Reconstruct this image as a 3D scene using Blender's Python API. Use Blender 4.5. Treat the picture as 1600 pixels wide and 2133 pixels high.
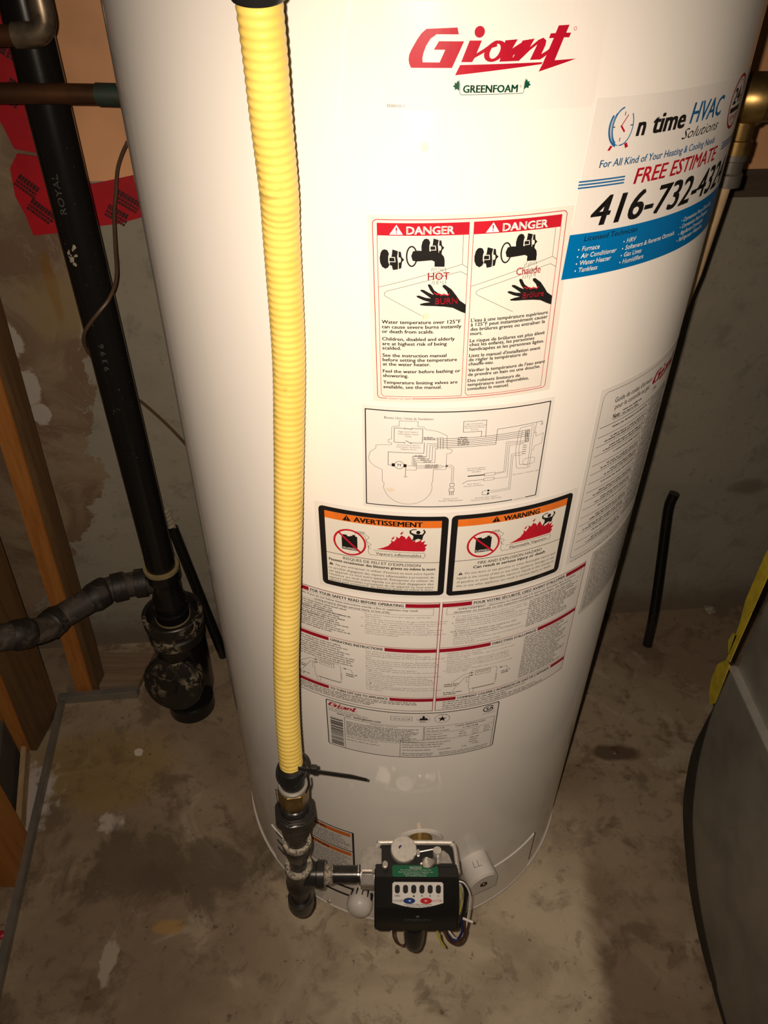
import bpy, bmesh, math, random
from mathutils import Vector, Matrix

for o in list(bpy.data.objects):
    bpy.data.objects.remove(o)
scene = bpy.context.scene
COL = scene.collection
random.seed(7)

# ------------------------------------------------------------------ camera, world, light, exposure
CAM_H, PITCH, ROLL = 1.2447, 0.6677, 0.0050
cp, sp = math.cos(PITCH), math.sin(PITCH)
FW = Vector((0, cp, -sp)); UP0 = Vector((0, sp, cp)); RT0 = Vector((1, 0, 0))
RT = RT0 * math.cos(ROLL) + UP0 * math.sin(ROLL)
UP = UP0 * math.cos(ROLL) - RT0 * math.sin(ROLL)
CAM = Vector((0, 0, CAM_H))
cam_d = bpy.data.cameras.new('camera')
cam_d.sensor_fit = 'VERTICAL'; cam_d.sensor_height = 24.0
cam_d.lens = 1550.0 / 2133.0 * 24.0
cam_d.clip_start = 0.01
cam = bpy.data.objects.new('camera', cam_d); COL.objects.link(cam)
m3 = Matrix((RT, UP, -FW)).transposed()
cam.matrix_world = Matrix.Translation(CAM) @ m3.to_4x4()
scene.camera = cam

world = bpy.data.worlds.new('world'); scene.world = world; world.use_nodes = True
bgn = world.node_tree.nodes['Background']
bgn.inputs[0].default_value = (1.0, 0.80, 0.58, 1); bgn.inputs[1].default_value = 0.010

# the phone's own flash, a hand's breadth from the lens
fl = bpy.data.lights.new('phone_flash', 'SPOT')
fl.energy = 28.0; fl.color = (1.0, 0.815, 0.645); fl.shadow_soft_size = 0.004
fl.spot_size = math.radians(120); fl.spot_blend = 1.0
flo = bpy.data.objects.new('phone_flash', fl); COL.objects.link(flo)
flo.matrix_world = Matrix.Translation(CAM - RT * 0.016 + UP * 0.008) @ (m3 @ Matrix.Rotation(math.radians(-2), 3, 'X')).to_4x4()

vs = scene.view_settings
vs.view_transform = 'Standard'; vs.look = 'None'; vs.gamma = 1.0; vs.exposure = 0.0
vs.use_curve_mapping = False

# ------------------------------------------------------------------ helpers
def V(*a): return Vector(a)

class MB:
    """collects vertices and faces, then links them as ONE mesh object"""
    def __init__(s): s.v = []; s.f = []
    def add(s, vs, fs):
        b = len(s.v); s.v += [tuple(x) for x in vs]; s.f += [[b + i for i in f] for f in fs]; return s
    def box(s, c, d, rot=None):
        c = Vector(c); h = [x / 2 for x in d]; pts = []
        for sx in (-1, 1):
            for sy in (-1, 1):
                for sz in (-1, 1):
                    q = Vector((sx * h[0], sy * h[1], sz * h[2]))
                    if rot is not None: q = rot @ q
                    pts.append(c + q)
        return s.add(pts, [(0, 1, 3, 2), (4, 6, 7, 5), (0, 4, 5, 1), (2, 3, 7, 6), (0, 2, 6, 4), (1, 5, 7, 3)])
    def tube(s, pts, rad, n=16, cap=True):
        pts = [Vector(p) for p in pts]; k = len(pts)
        if not hasattr(rad, '__len__'): rad = [rad] * k
        T = []
        for i in range(k):
            a = pts[max(i - 1, 0)]; b = pts[min(i + 1, k - 1)]
            T.append((b - a).normalized())
        up = Vector((0, 0, 1)) if abs(T[0].z) < 0.9 else Vector((1, 0, 0))
        N = (up - T[0] * up.dot(T[0])).normalized(); vs = []
        for i in range(k):
            N = (N - T[i] * N.dot(T[i])).normalized(); B = T[i].cross(N)
            for j in range(n):
                a = 2 * math.pi * j / n
                vs.append(pts[i] + (N * math.cos(a) + B * math.sin(a)) * rad[i])
        fs = []
        for i in range(k - 1):
            for j in range(n):
                j2 = (j + 1) % n
                fs.append((i * n + j, i * n + j2, (i + 1) * n + j2, (i + 1) * n + j))
        if cap:
            fs.append(tuple(range(n - 1, -1, -1))); fs.append(tuple((k - 1) * n + j for j in range(n)))
        return s.add(vs, fs)
    def lathe(s, o, ax, prof, n=32, a0=0.0, closed=False):
        """prof: (t along axis, radius); cross-section ring per entry"""
        o = Vector(o); ax = Vector(ax).normalized()
        up = Vector((0, 0, 1)) if abs(ax.z) < 0.9 else Vector((0, 1, 0))
        N = (up - ax * up.dot(ax)).normalized(); B = ax.cross(N); vs = []; k = len(prof)
        for t, r in prof:
            for j in range(n):
                a = 2 * math.pi * j / n + a0
                vs.append(o + ax * t + (N * math.cos(a) + B * math.sin(a)) * r)
        fs = []
        for i in range(k - 1 + (1 if closed else 0)):
            i2 = (i + 1) % k
            for j in range(n):
                j2 = (j + 1) % n
                fs.append((i * n + j, i * n + j2, i2 * n + j2, i2 * n + j))
        if not closed:
            if prof[0][1] > 1e-6: fs.append(tuple(range(n - 1, -1, -1)))
            if prof[-1][1] > 1e-6: fs.append(tuple((k - 1) * n + j for j in range(n)))
        return s.add(vs, fs)
    def prism(s, poly, vec):
        vec = Vector(vec); n = len(poly); a = [Vector(p) for p in poly]; b = [p + vec for p in a]
        fs = [tuple(range(n - 1, -1, -1)), tuple(range(n, 2 * n))]
        for i in range(n):
            j = (i + 1) % n; fs.append((i, j, n + j, n + i))
        return s.add(a + b, fs)
    def build(s, name, mat, parent=None, sharp=35, bevel=0.0, seg=2):
        me = bpy.data.meshes.new(name); me.from_pydata(s.v, [], s.f)
        bm = bmesh.new(); bm.from_mesh(me)
        bmesh.ops.remove_doubles(bm, verts=bm.verts, dist=1e-6)
        bmesh.ops.recalc_face_normals(bm, faces=bm.faces)
        if bevel > 0:
            es = [e for e in bm.edges if len(e.link_faces) == 2 and e.calc_face_angle(0) > math.radians(30)]
            bmesh.ops.bevel(bm, geom=es, offset=bevel, segments=seg, affect='EDGES', clamp_overlap=True)
        bm.to_mesh(me); bm.free()
        for p in me.polygons: p.use_smooth = True
        me.set_sharp_from_angle(angle=math.radians(sharp))
        me.materials.append(mat)
        o = bpy.data.objects.new(name, me); COL.objects.link(o)
        if parent is not None: par(o, parent)
        return o

def par(o, p):
    o.parent = p
    o.matrix_parent_inverse = world_of(p).inverted()
def world_of(p):
    m = p.matrix_basis.copy()
    if p.parent is not None: m = world_of(p.parent) @ p.matrix_parent_inverse @ m
    return m
def tag(o, label, cat, group=None):
    o['label'] = label; o['category'] = cat
    if group: o['group'] = group
    return o
def struct(o): o['kind'] = 'structure'; return o
def thing(name, loc, label, cat, group=None):
    e = bpy.data.objects.new(name, None); COL.objects.link(e); e.location = loc; e.empty_display_size = 0.05
    return tag(e, label, cat, group)
def spline(pts, n=8):
    """Catmull-Rom through the points"""
    P = [Vector(p) for p in pts]; P = [P[0] * 2 - P[1]] + P + [P[-1] * 2 - P[-2]]; out = []
    for i in range(1, len(P) - 2):
        a, b, c, d = P[i - 1:i + 3]
        for k in range(n):
            t = k / n
            out.append(0.5 * (2 * b + (c - a) * t + (2 * a - 5 * b + 4 * c - d) * t * t + (3 * b - a - 3 * c + d) * t ** 3))
    out.append(P[-2]); return out

# ------------------------------------------------------------------ materials
class NT:
    def __init__(s, name):
        s.m = bpy.data.materials.new(name); s.m.use_nodes = True; s.t = s.m.node_tree
        s.b = s.t.nodes['Principled BSDF']; s.co = None
    def new(s, k, **kw):
        n = s.t.nodes.new(k)
        for a, b in kw.items(): setattr(n, a, b)
        return n
    def link(s, a, b): s.t.links.new(a, b)
    def put(s, sock, v):
        if isinstance(v, bpy.types.NodeSocket): s.link(v, sock)
        elif isinstance(v, (tuple, list)) and len(v) == 3 and sock.type == 'RGBA': sock.default_value = (*v, 1)
        else: sock.default_value = v
    def coord(s):
        if s.co is None: s.co = s.new('ShaderNodeTexCoord').outputs['Object']
        return s.co
    def noise(s, scale, detail=4, rough=0.55, dist=0.0, vec=None, stretch=None):
        n = s.new('ShaderNodeTexNoise'); n.inputs['Scale'].default_value = scale
        n.inputs['Detail'].default_value = detail; n.inputs['Roughness'].default_value = rough
        n.inputs['Distortion'].default_value = dist
        v = vec or s.coord()
        if stretch:
            mp = s.new('ShaderNodeMapping'); mp.inputs['Scale'].default_value = stretch; s.link(v, mp.inputs[0]); v = mp.outputs[0]
        s.link(v, n.inputs['Vector']); return n.outputs['Fac']
    def math(s, op, a, b=0.0, c=0.0, clamp=False):
        n = s.new('ShaderNodeMath', operation=op, use_clamp=clamp)
        for i, x in enumerate((a, b, c)): s.put(n.inputs[i], x)
        return n.outputs[0]
    def step(s, x, lo, hi):
        n = s.new('ShaderNodeMapRange', interpolation_type='SMOOTHSTEP')
        s.put(n.inputs[0], x); n.inputs[1].default_value = lo; n.inputs[2].default_value = hi
        return n.outputs[0]
    def mix(s, f, a, b, mode='MIX'):
        n = s.new('ShaderNodeMix', data_type='RGBA', blend_type=mode)
        s.put(n.inputs[0], f); s.put(n.inputs[6], a); s.put(n.inputs[7], b); return n.outputs[2]
    def xyz(s):
        n = s.new('ShaderNodeSeparateXYZ'); s.link(s.coord(), n.inputs[0]); return n.outputs
    def blob(s, x, y, cx, cy, rx, ry, nz=None, amp=0.5, soft=0.25):
        """1 inside a ragged ellipse, 0 outside"""
        a = s.math('DIVIDE', s.math('SUBTRACT', x, cx), rx); b = s.math('DIVIDE', s.math('SUBTRACT', y, cy), ry)
        d = s.math('SQRT', s.math('ADD', s.math('MULTIPLY', a, a), s.math('MULTIPLY', b, b)))
        if nz is not None: d = s.math('ADD', d, s.math('MULTIPLY', s.math('SUBTRACT', nz, 0.5), amp * 2))
        return s.math('SUBTRACT', 1.0, s.step(d, 1.0 - soft, 1.0 + soft))
    def bump(s, h, strength=0.3, dist=0.002):
        n = s.new('ShaderNodeBump'); n.inputs['Strength'].default_value = strength; n.inputs['Distance'].default_value = dist
        s.link(h, n.inputs['Height']); s.link(n.outputs[0], s.b.inputs['Normal'])
    def done(s, col, rough=0.5, metal=0.0, spec=0.5, coat=0.0, coat_rough=0.1):
        s.put(s.b.inputs['Base Color'], col); s.put(s.b.inputs['Roughness'], rough)
        s.put(s.b.inputs['Metallic'], metal); s.b.inputs['Specular IOR Level'].default_value = spec
        s.b.inputs['Coat Weight'].default_value = coat; s.b.inputs['Coat Roughness'].default_value = coat_rough
        return s.m

def simple(name, col, rough=0.5, metal=0.0, spec=0.5, scale=40, amt=0.12, col2=None, bump=0.0, coat=0.0):
    """one colour with a little procedural wear"""
    n = NT(name); f = n.noise(scale, 3)
    c2 = col2 or tuple(x * (1 - amt) for x in col)
    c = n.mix(n.step(f, 0.35, 0.75), col, c2)
    if bump: n.bump(n.noise(scale * 4, 3), bump, 0.001)
    return n.done(c, rough, metal, spec, coat)

M = {}
PRINT = 0.18      # printed stickers shine less than the enamel
M['tank'] = simple('white_enamel', (0.80, 0.775, 0.73), 0.085, scale=3, amt=0.03, spec=0.5)
M['paper'] = simple('sticker_paper', (0.74, 0.715, 0.68), 0.35, scale=15, amt=0.04, spec=PRINT)
M['paper2'] = simple('sticker_film', (0.77, 0.74, 0.70), 0.28, scale=15, amt=0.03, spec=PRINT)
M['cream'] = simple('cream_label', (0.72, 0.69, 0.62), 0.32, scale=15, amt=0.05, spec=PRINT)
M['red'] = simple('red_print', (0.40, 0.006, 0.024), 0.35, scale=60, spec=PRINT)
M['danger'] = simple('danger_red_print', (0.47, 0.012, 0.026), 0.35, scale=60, spec=PRINT)
M['maroon'] = simple('maroon_print', (0.33, 0.008, 0.022), 0.4, scale=60, spec=PRINT)
M['ink'] = simple('black_print', (0.012, 0.011, 0.011), 0.4, scale=60, spec=PRINT)
M['grey_ink'] = simple('grey_print', (0.10, 0.095, 0.09), 0.5, scale=60, spec=PRINT)
M['hair'] = simple('hairline_print', (0.22, 0.20, 0.18), 0.5, scale=60, spec=PRINT)
M['orange'] = simple('orange_print', (0.74, 0.17, 0.02), 0.4, scale=60, spec=PRINT)
M['blue'] = simple('blue_print', (0.0, 0.145, 0.40), 0.3, scale=30, amt=0.06, spec=PRINT)
M['blue2'] = simple('steel_blue_print', (0.02, 0.13, 0.32), 0.35, scale=60, spec=PRINT)
M['green'] = simple('green_print', (0.0, 0.065, 0.032), 0.4, scale=60, spec=PRINT)
M['white_ink'] = simple('white_print', (0.85, 0.84, 0.80), 0.35, scale=60, amt=0.03, spec=PRINT)
M['pink'] = simple('faded_red_print', (0.62, 0.30, 0.28), 0.5, scale=60, spec=PRINT)
M['smudge'] = simple('brown_smudge', (0.70, 0.60, 0.46), 0.5, scale=300, col2=(0.73, 0.68, 0.58))

FZ = -0.02                              # floor level
def WY(x): return 1.175 + 0.09 * x      # face of the back wall

def concrete_floor():
    n = NT('stained_concrete_floor'); X, Y, Z = n.xyz()
    a = n.noise(3.2, 6, 0.6, 0.6); b = n.noise(11, 6, 0.65, 0.4); c = n.noise(60, 4); d = n.noise(260, 2)
    e = n.noise(5.5, 5, 0.6, 1.0)
    col = n.mix(n.step(a, 0.38, 0.62), (0.23, 0.17, 0.112), (0.32, 0.25, 0.17))
    col = n.mix(n.math('MULTIPLY', n.step(b, 0.5, 0.62), 0.8), col, (0.15, 0.105, 0.068))
    col = n.mix(n.math('MULTIPLY', n.step(e, 0.56, 0.64), 0.55), col, (0.42, 0.35, 0.26))
    # paler area in front of the heater
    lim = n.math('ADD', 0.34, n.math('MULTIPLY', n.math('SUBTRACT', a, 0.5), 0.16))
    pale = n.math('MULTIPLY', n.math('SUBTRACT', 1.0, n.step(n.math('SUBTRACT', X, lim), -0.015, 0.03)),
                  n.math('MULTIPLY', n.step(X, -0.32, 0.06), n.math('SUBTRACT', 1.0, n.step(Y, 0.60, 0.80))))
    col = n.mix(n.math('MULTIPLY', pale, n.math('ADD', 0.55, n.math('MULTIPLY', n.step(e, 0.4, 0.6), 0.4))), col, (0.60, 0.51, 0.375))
    dk = n.math('MULTIPLY', pale, n.step(n.noise(13, 5, 0.6, 0.5), 0.55, 0.68))
    col = n.mix(n.math('MULTIPLY', dk, 0.55), col, (0.20, 0.16, 0.11))
    # yellow oil stain, orange paint spot, white plaster spots
    col = n.mix(n.math('MULTIPLY', n.blob(X, Y, -0.53, 0.81, 0.13, 0.085, b, 0.7, 0.3), 0.5), col, (0.27, 0.18, 0.035))
    col = n.mix(n.math('MULTIPLY', n.blob(X, Y, -0.345, 0.525, 0.024, 0.010, b, 1.0, 0.4), 0.7), col, (0.42, 0.25, 0.075))
    col = n.mix(n.blob(X, Y, -0.487, 0.70, 0.024, 0.018, c, 0.8, 0.2), col, (0.46, 0.40, 0.34))
    col = n.mix(n.blob(X, Y, -0.475, 0.845, 0.009, 0.008, c, 0.8, 0.2), col, (0.62, 0.56, 0.46))
    col = n.mix(n.blob(X, Y, -0.425, 0.475, 0.012, 0.035, c, 0.8, 0.2), col, (0.40, 0.34, 0.26))
    col = n.mix(n.blob(X, Y, -0.66, 0.74, 0.05, 0.07, c, 0.9, 0.3), col, (0.45, 0.40, 0.36))
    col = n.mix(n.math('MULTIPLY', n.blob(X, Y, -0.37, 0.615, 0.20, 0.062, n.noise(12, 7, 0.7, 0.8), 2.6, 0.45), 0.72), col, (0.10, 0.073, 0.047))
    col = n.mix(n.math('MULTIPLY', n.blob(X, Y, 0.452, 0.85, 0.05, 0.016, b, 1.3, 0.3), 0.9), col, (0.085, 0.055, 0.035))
    g = n.noise(34, 6, 0.7, 0.5)
    col = n.mix(n.math('MULTIPLY', n.step(g, 0.54, 0.64), 0.4), col, (0.13, 0.095, 0.06))
    # fine grit
    col = n.mix(n.math('MULTIPLY', n.step(c, 0.66, 0.72), 0.6), col, (0.07, 0.05, 0.035))
    col = n.mix(n.math('MULTIPLY', n.step(d, 0.74, 0.78), 0.7), col, (0.5, 0.44, 0.36))
    n.bump(n.math('ADD', n.math('MULTIPLY', b, 0.6), n.math('MULTIPLY', c, 0.25)), 0.35, 0.006)
    return n.done(col, 0.72, spec=0.3)

def concrete_wall():
    n = NT('patchy_concrete_wall'); X, Y, Z = n.xyz()
    a = n.noise(4, 5, 0.6, 0.3); b = n.noise(17, 6, 0.65, 0.6); c = n.noise(70, 4); e = n.noise(9, 7, 0.65, 0.9)
    col = n.mix(n.step(a, 0.35, 0.7), (0.30, 0.275, 0.215), (0.25, 0.235, 0.185))
    col = n.mix(n.math('MULTIPLY', n.step(b, 0.52, 0.66), 0.45), col, (0.17, 0.16, 0.125))
    col = n.mix(n.math('MULTIPLY', n.step(c, 0.62, 0.70), 0.35), col, (0.13, 0.115, 0.09))
    # brown wash over the left end, ragged edge, crazed with paler lines
    hi = n.math('MAXIMUM', n.math('SUBTRACT', Z, 0.46), 0.0); lo = n.math('MAXIMUM', n.math('SUBTRACT', 0.46, Z), 0.0)
    xb = n.math('ADD', -0.52, n.math('SUBTRACT', n.math('MULTIPLY', hi, 0.13), n.math('MULTIPLY', lo, 0.55)))
    s = n.math('ADD', n.math('SUBTRACT', xb, X), n.math('MULTIPLY', n.math('SUBTRACT', e, 0.5), 0.22))
    wash = n.step(s, -0.003, 0.004)
    brown = n.mix(n.step(n.noise(6, 6, 0.6, 1.2), 0.42, 0.6), (0.175, 0.115, 0.072), (0.255, 0.19, 0.12))
    lines = n.math('SUBTRACT', 1.0, n.step(n.math('ABSOLUTE', n.math('SUBTRACT', n.noise(8, 5, 0.6, 1.6), 0.5)), 0.0, 0.012))
    brown = n.mix(n.math('MULTIPLY', lines, 0.35), brown, (0.33, 0.26, 0.18))
    col = n.mix(wash, col, brown)
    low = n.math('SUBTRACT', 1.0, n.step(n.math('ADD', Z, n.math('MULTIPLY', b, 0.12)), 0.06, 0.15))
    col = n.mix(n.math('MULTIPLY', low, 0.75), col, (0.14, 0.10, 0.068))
    for cx, cz, rx, rz in ((-0.612, 0.715, 0.022, 0.03), (-0.605, 0.625, 0.02, 0.035), (-0.598, 0.575, 0.018, 0.02)):
        col = n.mix(n.blob(X, Z, cx, cz, rx, rz, b, 1.0, 0.1), col, (0.42, 0.38, 0.33))
    col = n.mix(n.math('MULTIPLY', n.blob(X, Z, -0.52, 0.80, 0.009, 0.055, b, 0.5, 0.3), 0.85), col, (0.20, 0.10, 0.02))
    col = n.mix(n.math('MULTIPLY', n.blob(X, Z, -0.52, 0.765, 0.045, 0.05, b, 0.8, 0.4), 0.5), col, (0.27, 0.19, 0.08))
    col = n.mix(n.math('MULTIPLY', n.blob(X, Z, 0.75, 0.335, 0.035, 0.018, b, 1.2, 0.4), 0.7), col, (0.13, 0.12, 0.09))
    n.bump(n.math('ADD', n.math('MULTIPLY', wash, 0.5), n.math('ADD', n.math('MULTIPLY', b, 0.5), n.math('MULTIPLY', c, 0.3))), 0.4, 0.004)
    return n.done(col, 0.75, spec=0.3)

def wood(name, c1, c2, ax=2, rough=0.6):
    n = NT(name); st = [14, 14, 14]; st[ax] = 0.8
    f = n.noise(4, 4, 0.6, 0.8, stretch=tuple(st)); g = n.noise(25, 3, stretch=tuple(st))
    col = n.mix(n.step(f, 0.35, 0.7), c1, c2)
    col = n.mix(n.math('MULTIPLY', n.step(g, 0.55, 0.7), 0.4), col, tuple(x * 0.6 for x in c2))
    n.bump(g, 0.15, 0.001)
    return n.done(col, rough, spec=0.3)

def splatter(name, base, spot, scale=22, lo=0.55, hi=0.60, rough=0.35, spec=0.5, patchy=False):
    n = NT(name); a = n.noise(scale, 6, 0.7, 0.7); b = n.noise(scale * 7, 3)
    f = n.math('MULTIPLY', n.step(a, lo, hi), n.step(n.noise(scale * 0.28, 2), 0.42, 0.58)) if patchy else n.step(a, lo, hi); col = n.mix(f, base, spot)
    col = n.mix(n.math('MULTIPLY', n.step(b, 0.70, 0.74), 0.7), col, spot)
    n.bump(f, 0.3, 0.001)
    return n.done(col, n.mix(f, (rough,) * 3, (0.85,) * 3), spec=spec)

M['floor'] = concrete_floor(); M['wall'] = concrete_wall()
M['stud'] = wood('orange_pine', (0.42, 0.175, 0.042), (0.34, 0.125, 0.026))
M['plank'] = wood('pale_pine', (0.46, 0.33, 0.19), (0.38, 0.25, 0.13), ax=1)
M['stud_dark'] = wood('dark_brown_board', (0.15, 0.085, 0.036), (0.105, 0.058, 0.026))
M['dark_band'] = wood('dark_grained_band', (0.085, 0.06, 0.04), (0.06, 0.042, 0.028), ax=0)
M['plate'] = wood('dusty_plate_wood', (0.26, 0.19, 0.13), (0.19, 0.125, 0.078), ax=0)
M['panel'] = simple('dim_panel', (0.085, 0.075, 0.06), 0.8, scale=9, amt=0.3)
M['poly'] = simple('tan_vapour_film', (0.80, 0.42, 0.215), 0.30, scale=7, col2=(0.60, 0.335, 0.165), bump=0.0)
M['tape'] = simple('red_tape', (0.46, 0.008, 0.018), 0.42, scale=12, amt=0.3)
M['tape_ink'] = simple('tape_black_print', (0.05, 0.004, 0.006), 0.5)
M['abs'] = splatter('black_drain_plastic', (0.010, 0.0095, 0.009), (0.20, 0.17, 0.13), 40, 0.68, 0.73, 0.22)
M['abs_dirty'] = splatter('splattered_drain_plastic', (0.020, 0.017, 0.014), (0.25, 0.205, 0.14), 60, 0.50, 0.54, 0.4, patchy=True)
M['abs_grey'] = splatter('dusty_drain_plastic', (0.040, 0.033, 0.027), (0.10, 0.078, 0.058), 30, 0.46, 0.64, 0.6)
M['abs_band'] = splatter('dusty_coupling', (0.016, 0.014, 0.012), (0.06, 0.048, 0.037), 30, 0.5, 0.66, 0.55)
M['cement'] = simple('solvent_ring', (0.30, 0.235, 0.11), 0.6, scale=60, amt=0.3)
M['copper'] = simple('dull_copper', (0.17, 0.075, 0.034), 0.42, 0.7, scale=20, col2=(0.085, 0.045, 0.025))
M['solder'] = simple('soldered_elbow', (0.36, 0.29, 0.20), 0.38, 0.8, scale=60, col2=(0.15, 0.11, 0.075))
M['verdigris'] = simple('verdigris', (0.035, 0.065, 0.050), 0.55, 0.4, scale=120, col2=(0.05, 0.045, 0.03))
def hose_plastic():
    n = NT('yellow_hose_plastic'); col = n.mix(n.step(n.noise(25, 3), 0.35, 0.75), (0.84, 0.62, 0.145), (0.77, 0.55, 0.115))
    dirt = n.math('MULTIPLY', n.step(n.noise(60, 4, 0.6, stretch=(1, 1, 2.2)), 0.57, 0.66), n.step(n.noise(9, 2), 0.5, 0.62))
    return n.done(n.mix(n.math('MULTIPLY', dirt, 0.55), col, (0.34, 0.24, 0.06)), 0.34)
M['yellow'] = hose_plastic()
M['rubber'] = simple('black_rubber', (0.012, 0.012, 0.012), 0.3, scale=50)
M['iron'] = simple('black_iron', (0.035, 0.032, 0.029), 0.28, 0.35, scale=70, col2=(0.018, 0.016, 0.015), bump=0.1)
M['dope'] = splatter('pipe_dope', (0.09, 0.08, 0.065), (0.36, 0.32, 0.25), 210, 0.42, 0.56, 0.55)
M['brass'] = simple('brass', (0.38, 0.25, 0.085), 0.36, 0.9, scale=40, col2=(0.20, 0.125, 0.045))
M['chrome'] = simple('bright_steel', (0.72, 0.69, 0.64), 0.16, 1.0, scale=60, amt=0.2)
M['alu'] = simple('cast_aluminium', (0.56, 0.53, 0.49), 0.42, 0.85, scale=120, amt=0.25, bump=0.1)
M['cap'] = simple('brushed_cap', (0.80, 0.76, 0.70), 0.38, 0.7, scale=200, amt=0.15)
M['black'] = simple('black_cover_plastic', (0.012, 0.0115, 0.011), 0.33, scale=60)
M['dark'] = simple('dark_recess', (0.008, 0.007, 0.006), 0.7, scale=40)
M['white_plastic'] = simple('white_plastic', (0.66, 0.63, 0.59), 0.38, scale=40, amt=0.1)
M['steel_grey'] = simple('grey_base_steel', (0.30, 0.28, 0.25), 0.4, 0.3, scale=40, amt=0.3)
M['galv'] = simple('galvanised_sheet', (0.34, 0.325, 0.285), 0.48, 0.7, scale=14, col2=(0.25, 0.243, 0.22))
M['strip_dark'] = simple('dark_metal_strip', (0.045, 0.043, 0.035), 0.6, 0.5, scale=20, amt=0.3)
M['bright_edge'] = simple('bright_cut_edge', (0.75, 0.73, 0.68), 0.3, 0.8, scale=50)
M['ytape'] = simple('yellow_foil_tape', (0.42, 0.33, 0.025), 0.5, scale=60, amt=0.25, bump=0.3)
M['green_label'] = simple('green_notice', (0.0, 0.13, 0.055), 0.35, scale=60)
M['panel_white'] = simple('keypad_white', (0.70, 0.68, 0.65), 0.35, scale=60, amt=0.05)
M['btn_blue'] = simple('blue_button', (0.012, 0.045, 0.22), 0.35); M['btn_red'] = simple('red_button', (0.55, 0.02, 0.03), 0.35)
M['logo_grey'] = simple('grey_logo_print', (0.12, 0.12, 0.115), 0.4)
M['w_white'] = simple('white_wire', (0.62, 0.59, 0.55), 0.4); M['w_yel'] = simple('yellow_wire', (0.50, 0.44, 0.06), 0.4)
M['w_blue'] = simple('blue_wire', (0.015, 0.02, 0.09), 0.4); M['w_brown'] = simple('brown_wire', (0.075, 0.03, 0.015), 0.4)
M['cable'] = simple('brown_cable', (0.10, 0.06, 0.035), 0.45)
M['pvc'] = simple('tan_discharge_pipe', (0.48, 0.34, 0.20), 0.45, scale=30, amt=0.2)
M['grey_pipe'] = simple('grey_threaded_pipe', (0.16, 0.145, 0.125), 0.4, 0.6, scale=50, amt=0.3)
M['rope'] = simple('dirty_rope', (0.36, 0.31, 0.24), 0.8, scale=120, amt=0.4)
M['scrap'] = simple('grey_rubble', (0.30, 0.27, 0.22), 0.8, scale=80, amt=0.4, bump=0.4)
M['plaster'] = simple('dry_plaster', (0.42, 0.36, 0.27), 0.8, scale=200, amt=0.4)
M['pen'] = simple('blue_pen_mark', (0.02, 0.01, 0.16), 0.5)

# ------------------------------------------------------------------ the setting
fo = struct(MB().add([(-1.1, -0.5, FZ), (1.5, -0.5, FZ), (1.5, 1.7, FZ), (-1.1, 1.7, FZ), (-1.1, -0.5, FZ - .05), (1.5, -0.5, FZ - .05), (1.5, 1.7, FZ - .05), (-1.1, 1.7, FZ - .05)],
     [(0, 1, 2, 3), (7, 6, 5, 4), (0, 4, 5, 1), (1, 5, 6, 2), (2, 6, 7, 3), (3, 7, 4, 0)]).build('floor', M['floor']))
def wbox(name, x0, x1, z0, z1, off, th, mat, parent=None, bevel=0.0):
    """slab parallel to the back wall: off = how far its face stands proud"""
    p = [(x0, WY(x0) - off, z0), (x1, WY(x1) - off, z0), (x1, WY(x1) - off, z1), (x0, WY(x0) - off, z1)]
    return MB().prism(p, (0, th, 0)).build(name, mat, parent, bevel=bevel)
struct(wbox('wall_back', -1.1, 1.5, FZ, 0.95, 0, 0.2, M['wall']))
struct(wbox('trim_1', -1.1, 1.5, 0.95, 1.75, -0.001, 0.17, M['wall']))
struct(wbox('trim_2', 0.2, 1.5, 0.912, 0.972, 0.004, 0.03, M['dark_band'], bevel=0.002))  # dark band across the top of the concrete, right part only
tag(wbox('vapour_barrier', -0.485, 1.5, 0.955, 1.75, 0.008, 0.007, M['poly']),
    'tan plastic vapour barrier sheet hung above the concrete wall', 'plastic sheet')
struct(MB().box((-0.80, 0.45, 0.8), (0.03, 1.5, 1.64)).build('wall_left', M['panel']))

# ------------------------------------------------------------------ flat print on curved or flat faces
_tc = {}
def glyphs(body, bold=0.0, shear=0.0, res=2):
    k = (body, round(bold, 4), round(shear, 3), res)
    if k in _tc: return _tc[k]
    c = bpy.data.curves.new('t', 'FONT'); c.body = body; c.size = 1.0; c.offset = bold; c.shear = shear; c.resolution_u = res
    o = bpy.data.objects.new('t', c)
    me = bpy.data.meshes.new_from_object(o)
    vs = [(v.co.x, v.co.y) for v in me.vertices]; fs = [tuple(p.vertices) for p in me.polygons]
    bpy.data.objects.remove(o); bpy.data.curves.remove(c); bpy.data.meshes.remove(me)
    if vs: x0 = min(v[0] for v in vs); x1 = max(v[0] for v in vs)
    else: x0 = x1 = 0.0
    _tc[k] = (vs, fs, x0, x1); return _tc[k]
_cap = {}
def capH(bold=0.0):
    if bold not in _cap: _cap[bold] = max(v[1] for v in glyphs('H', bold)[0])
    return _cap[bold]

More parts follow.
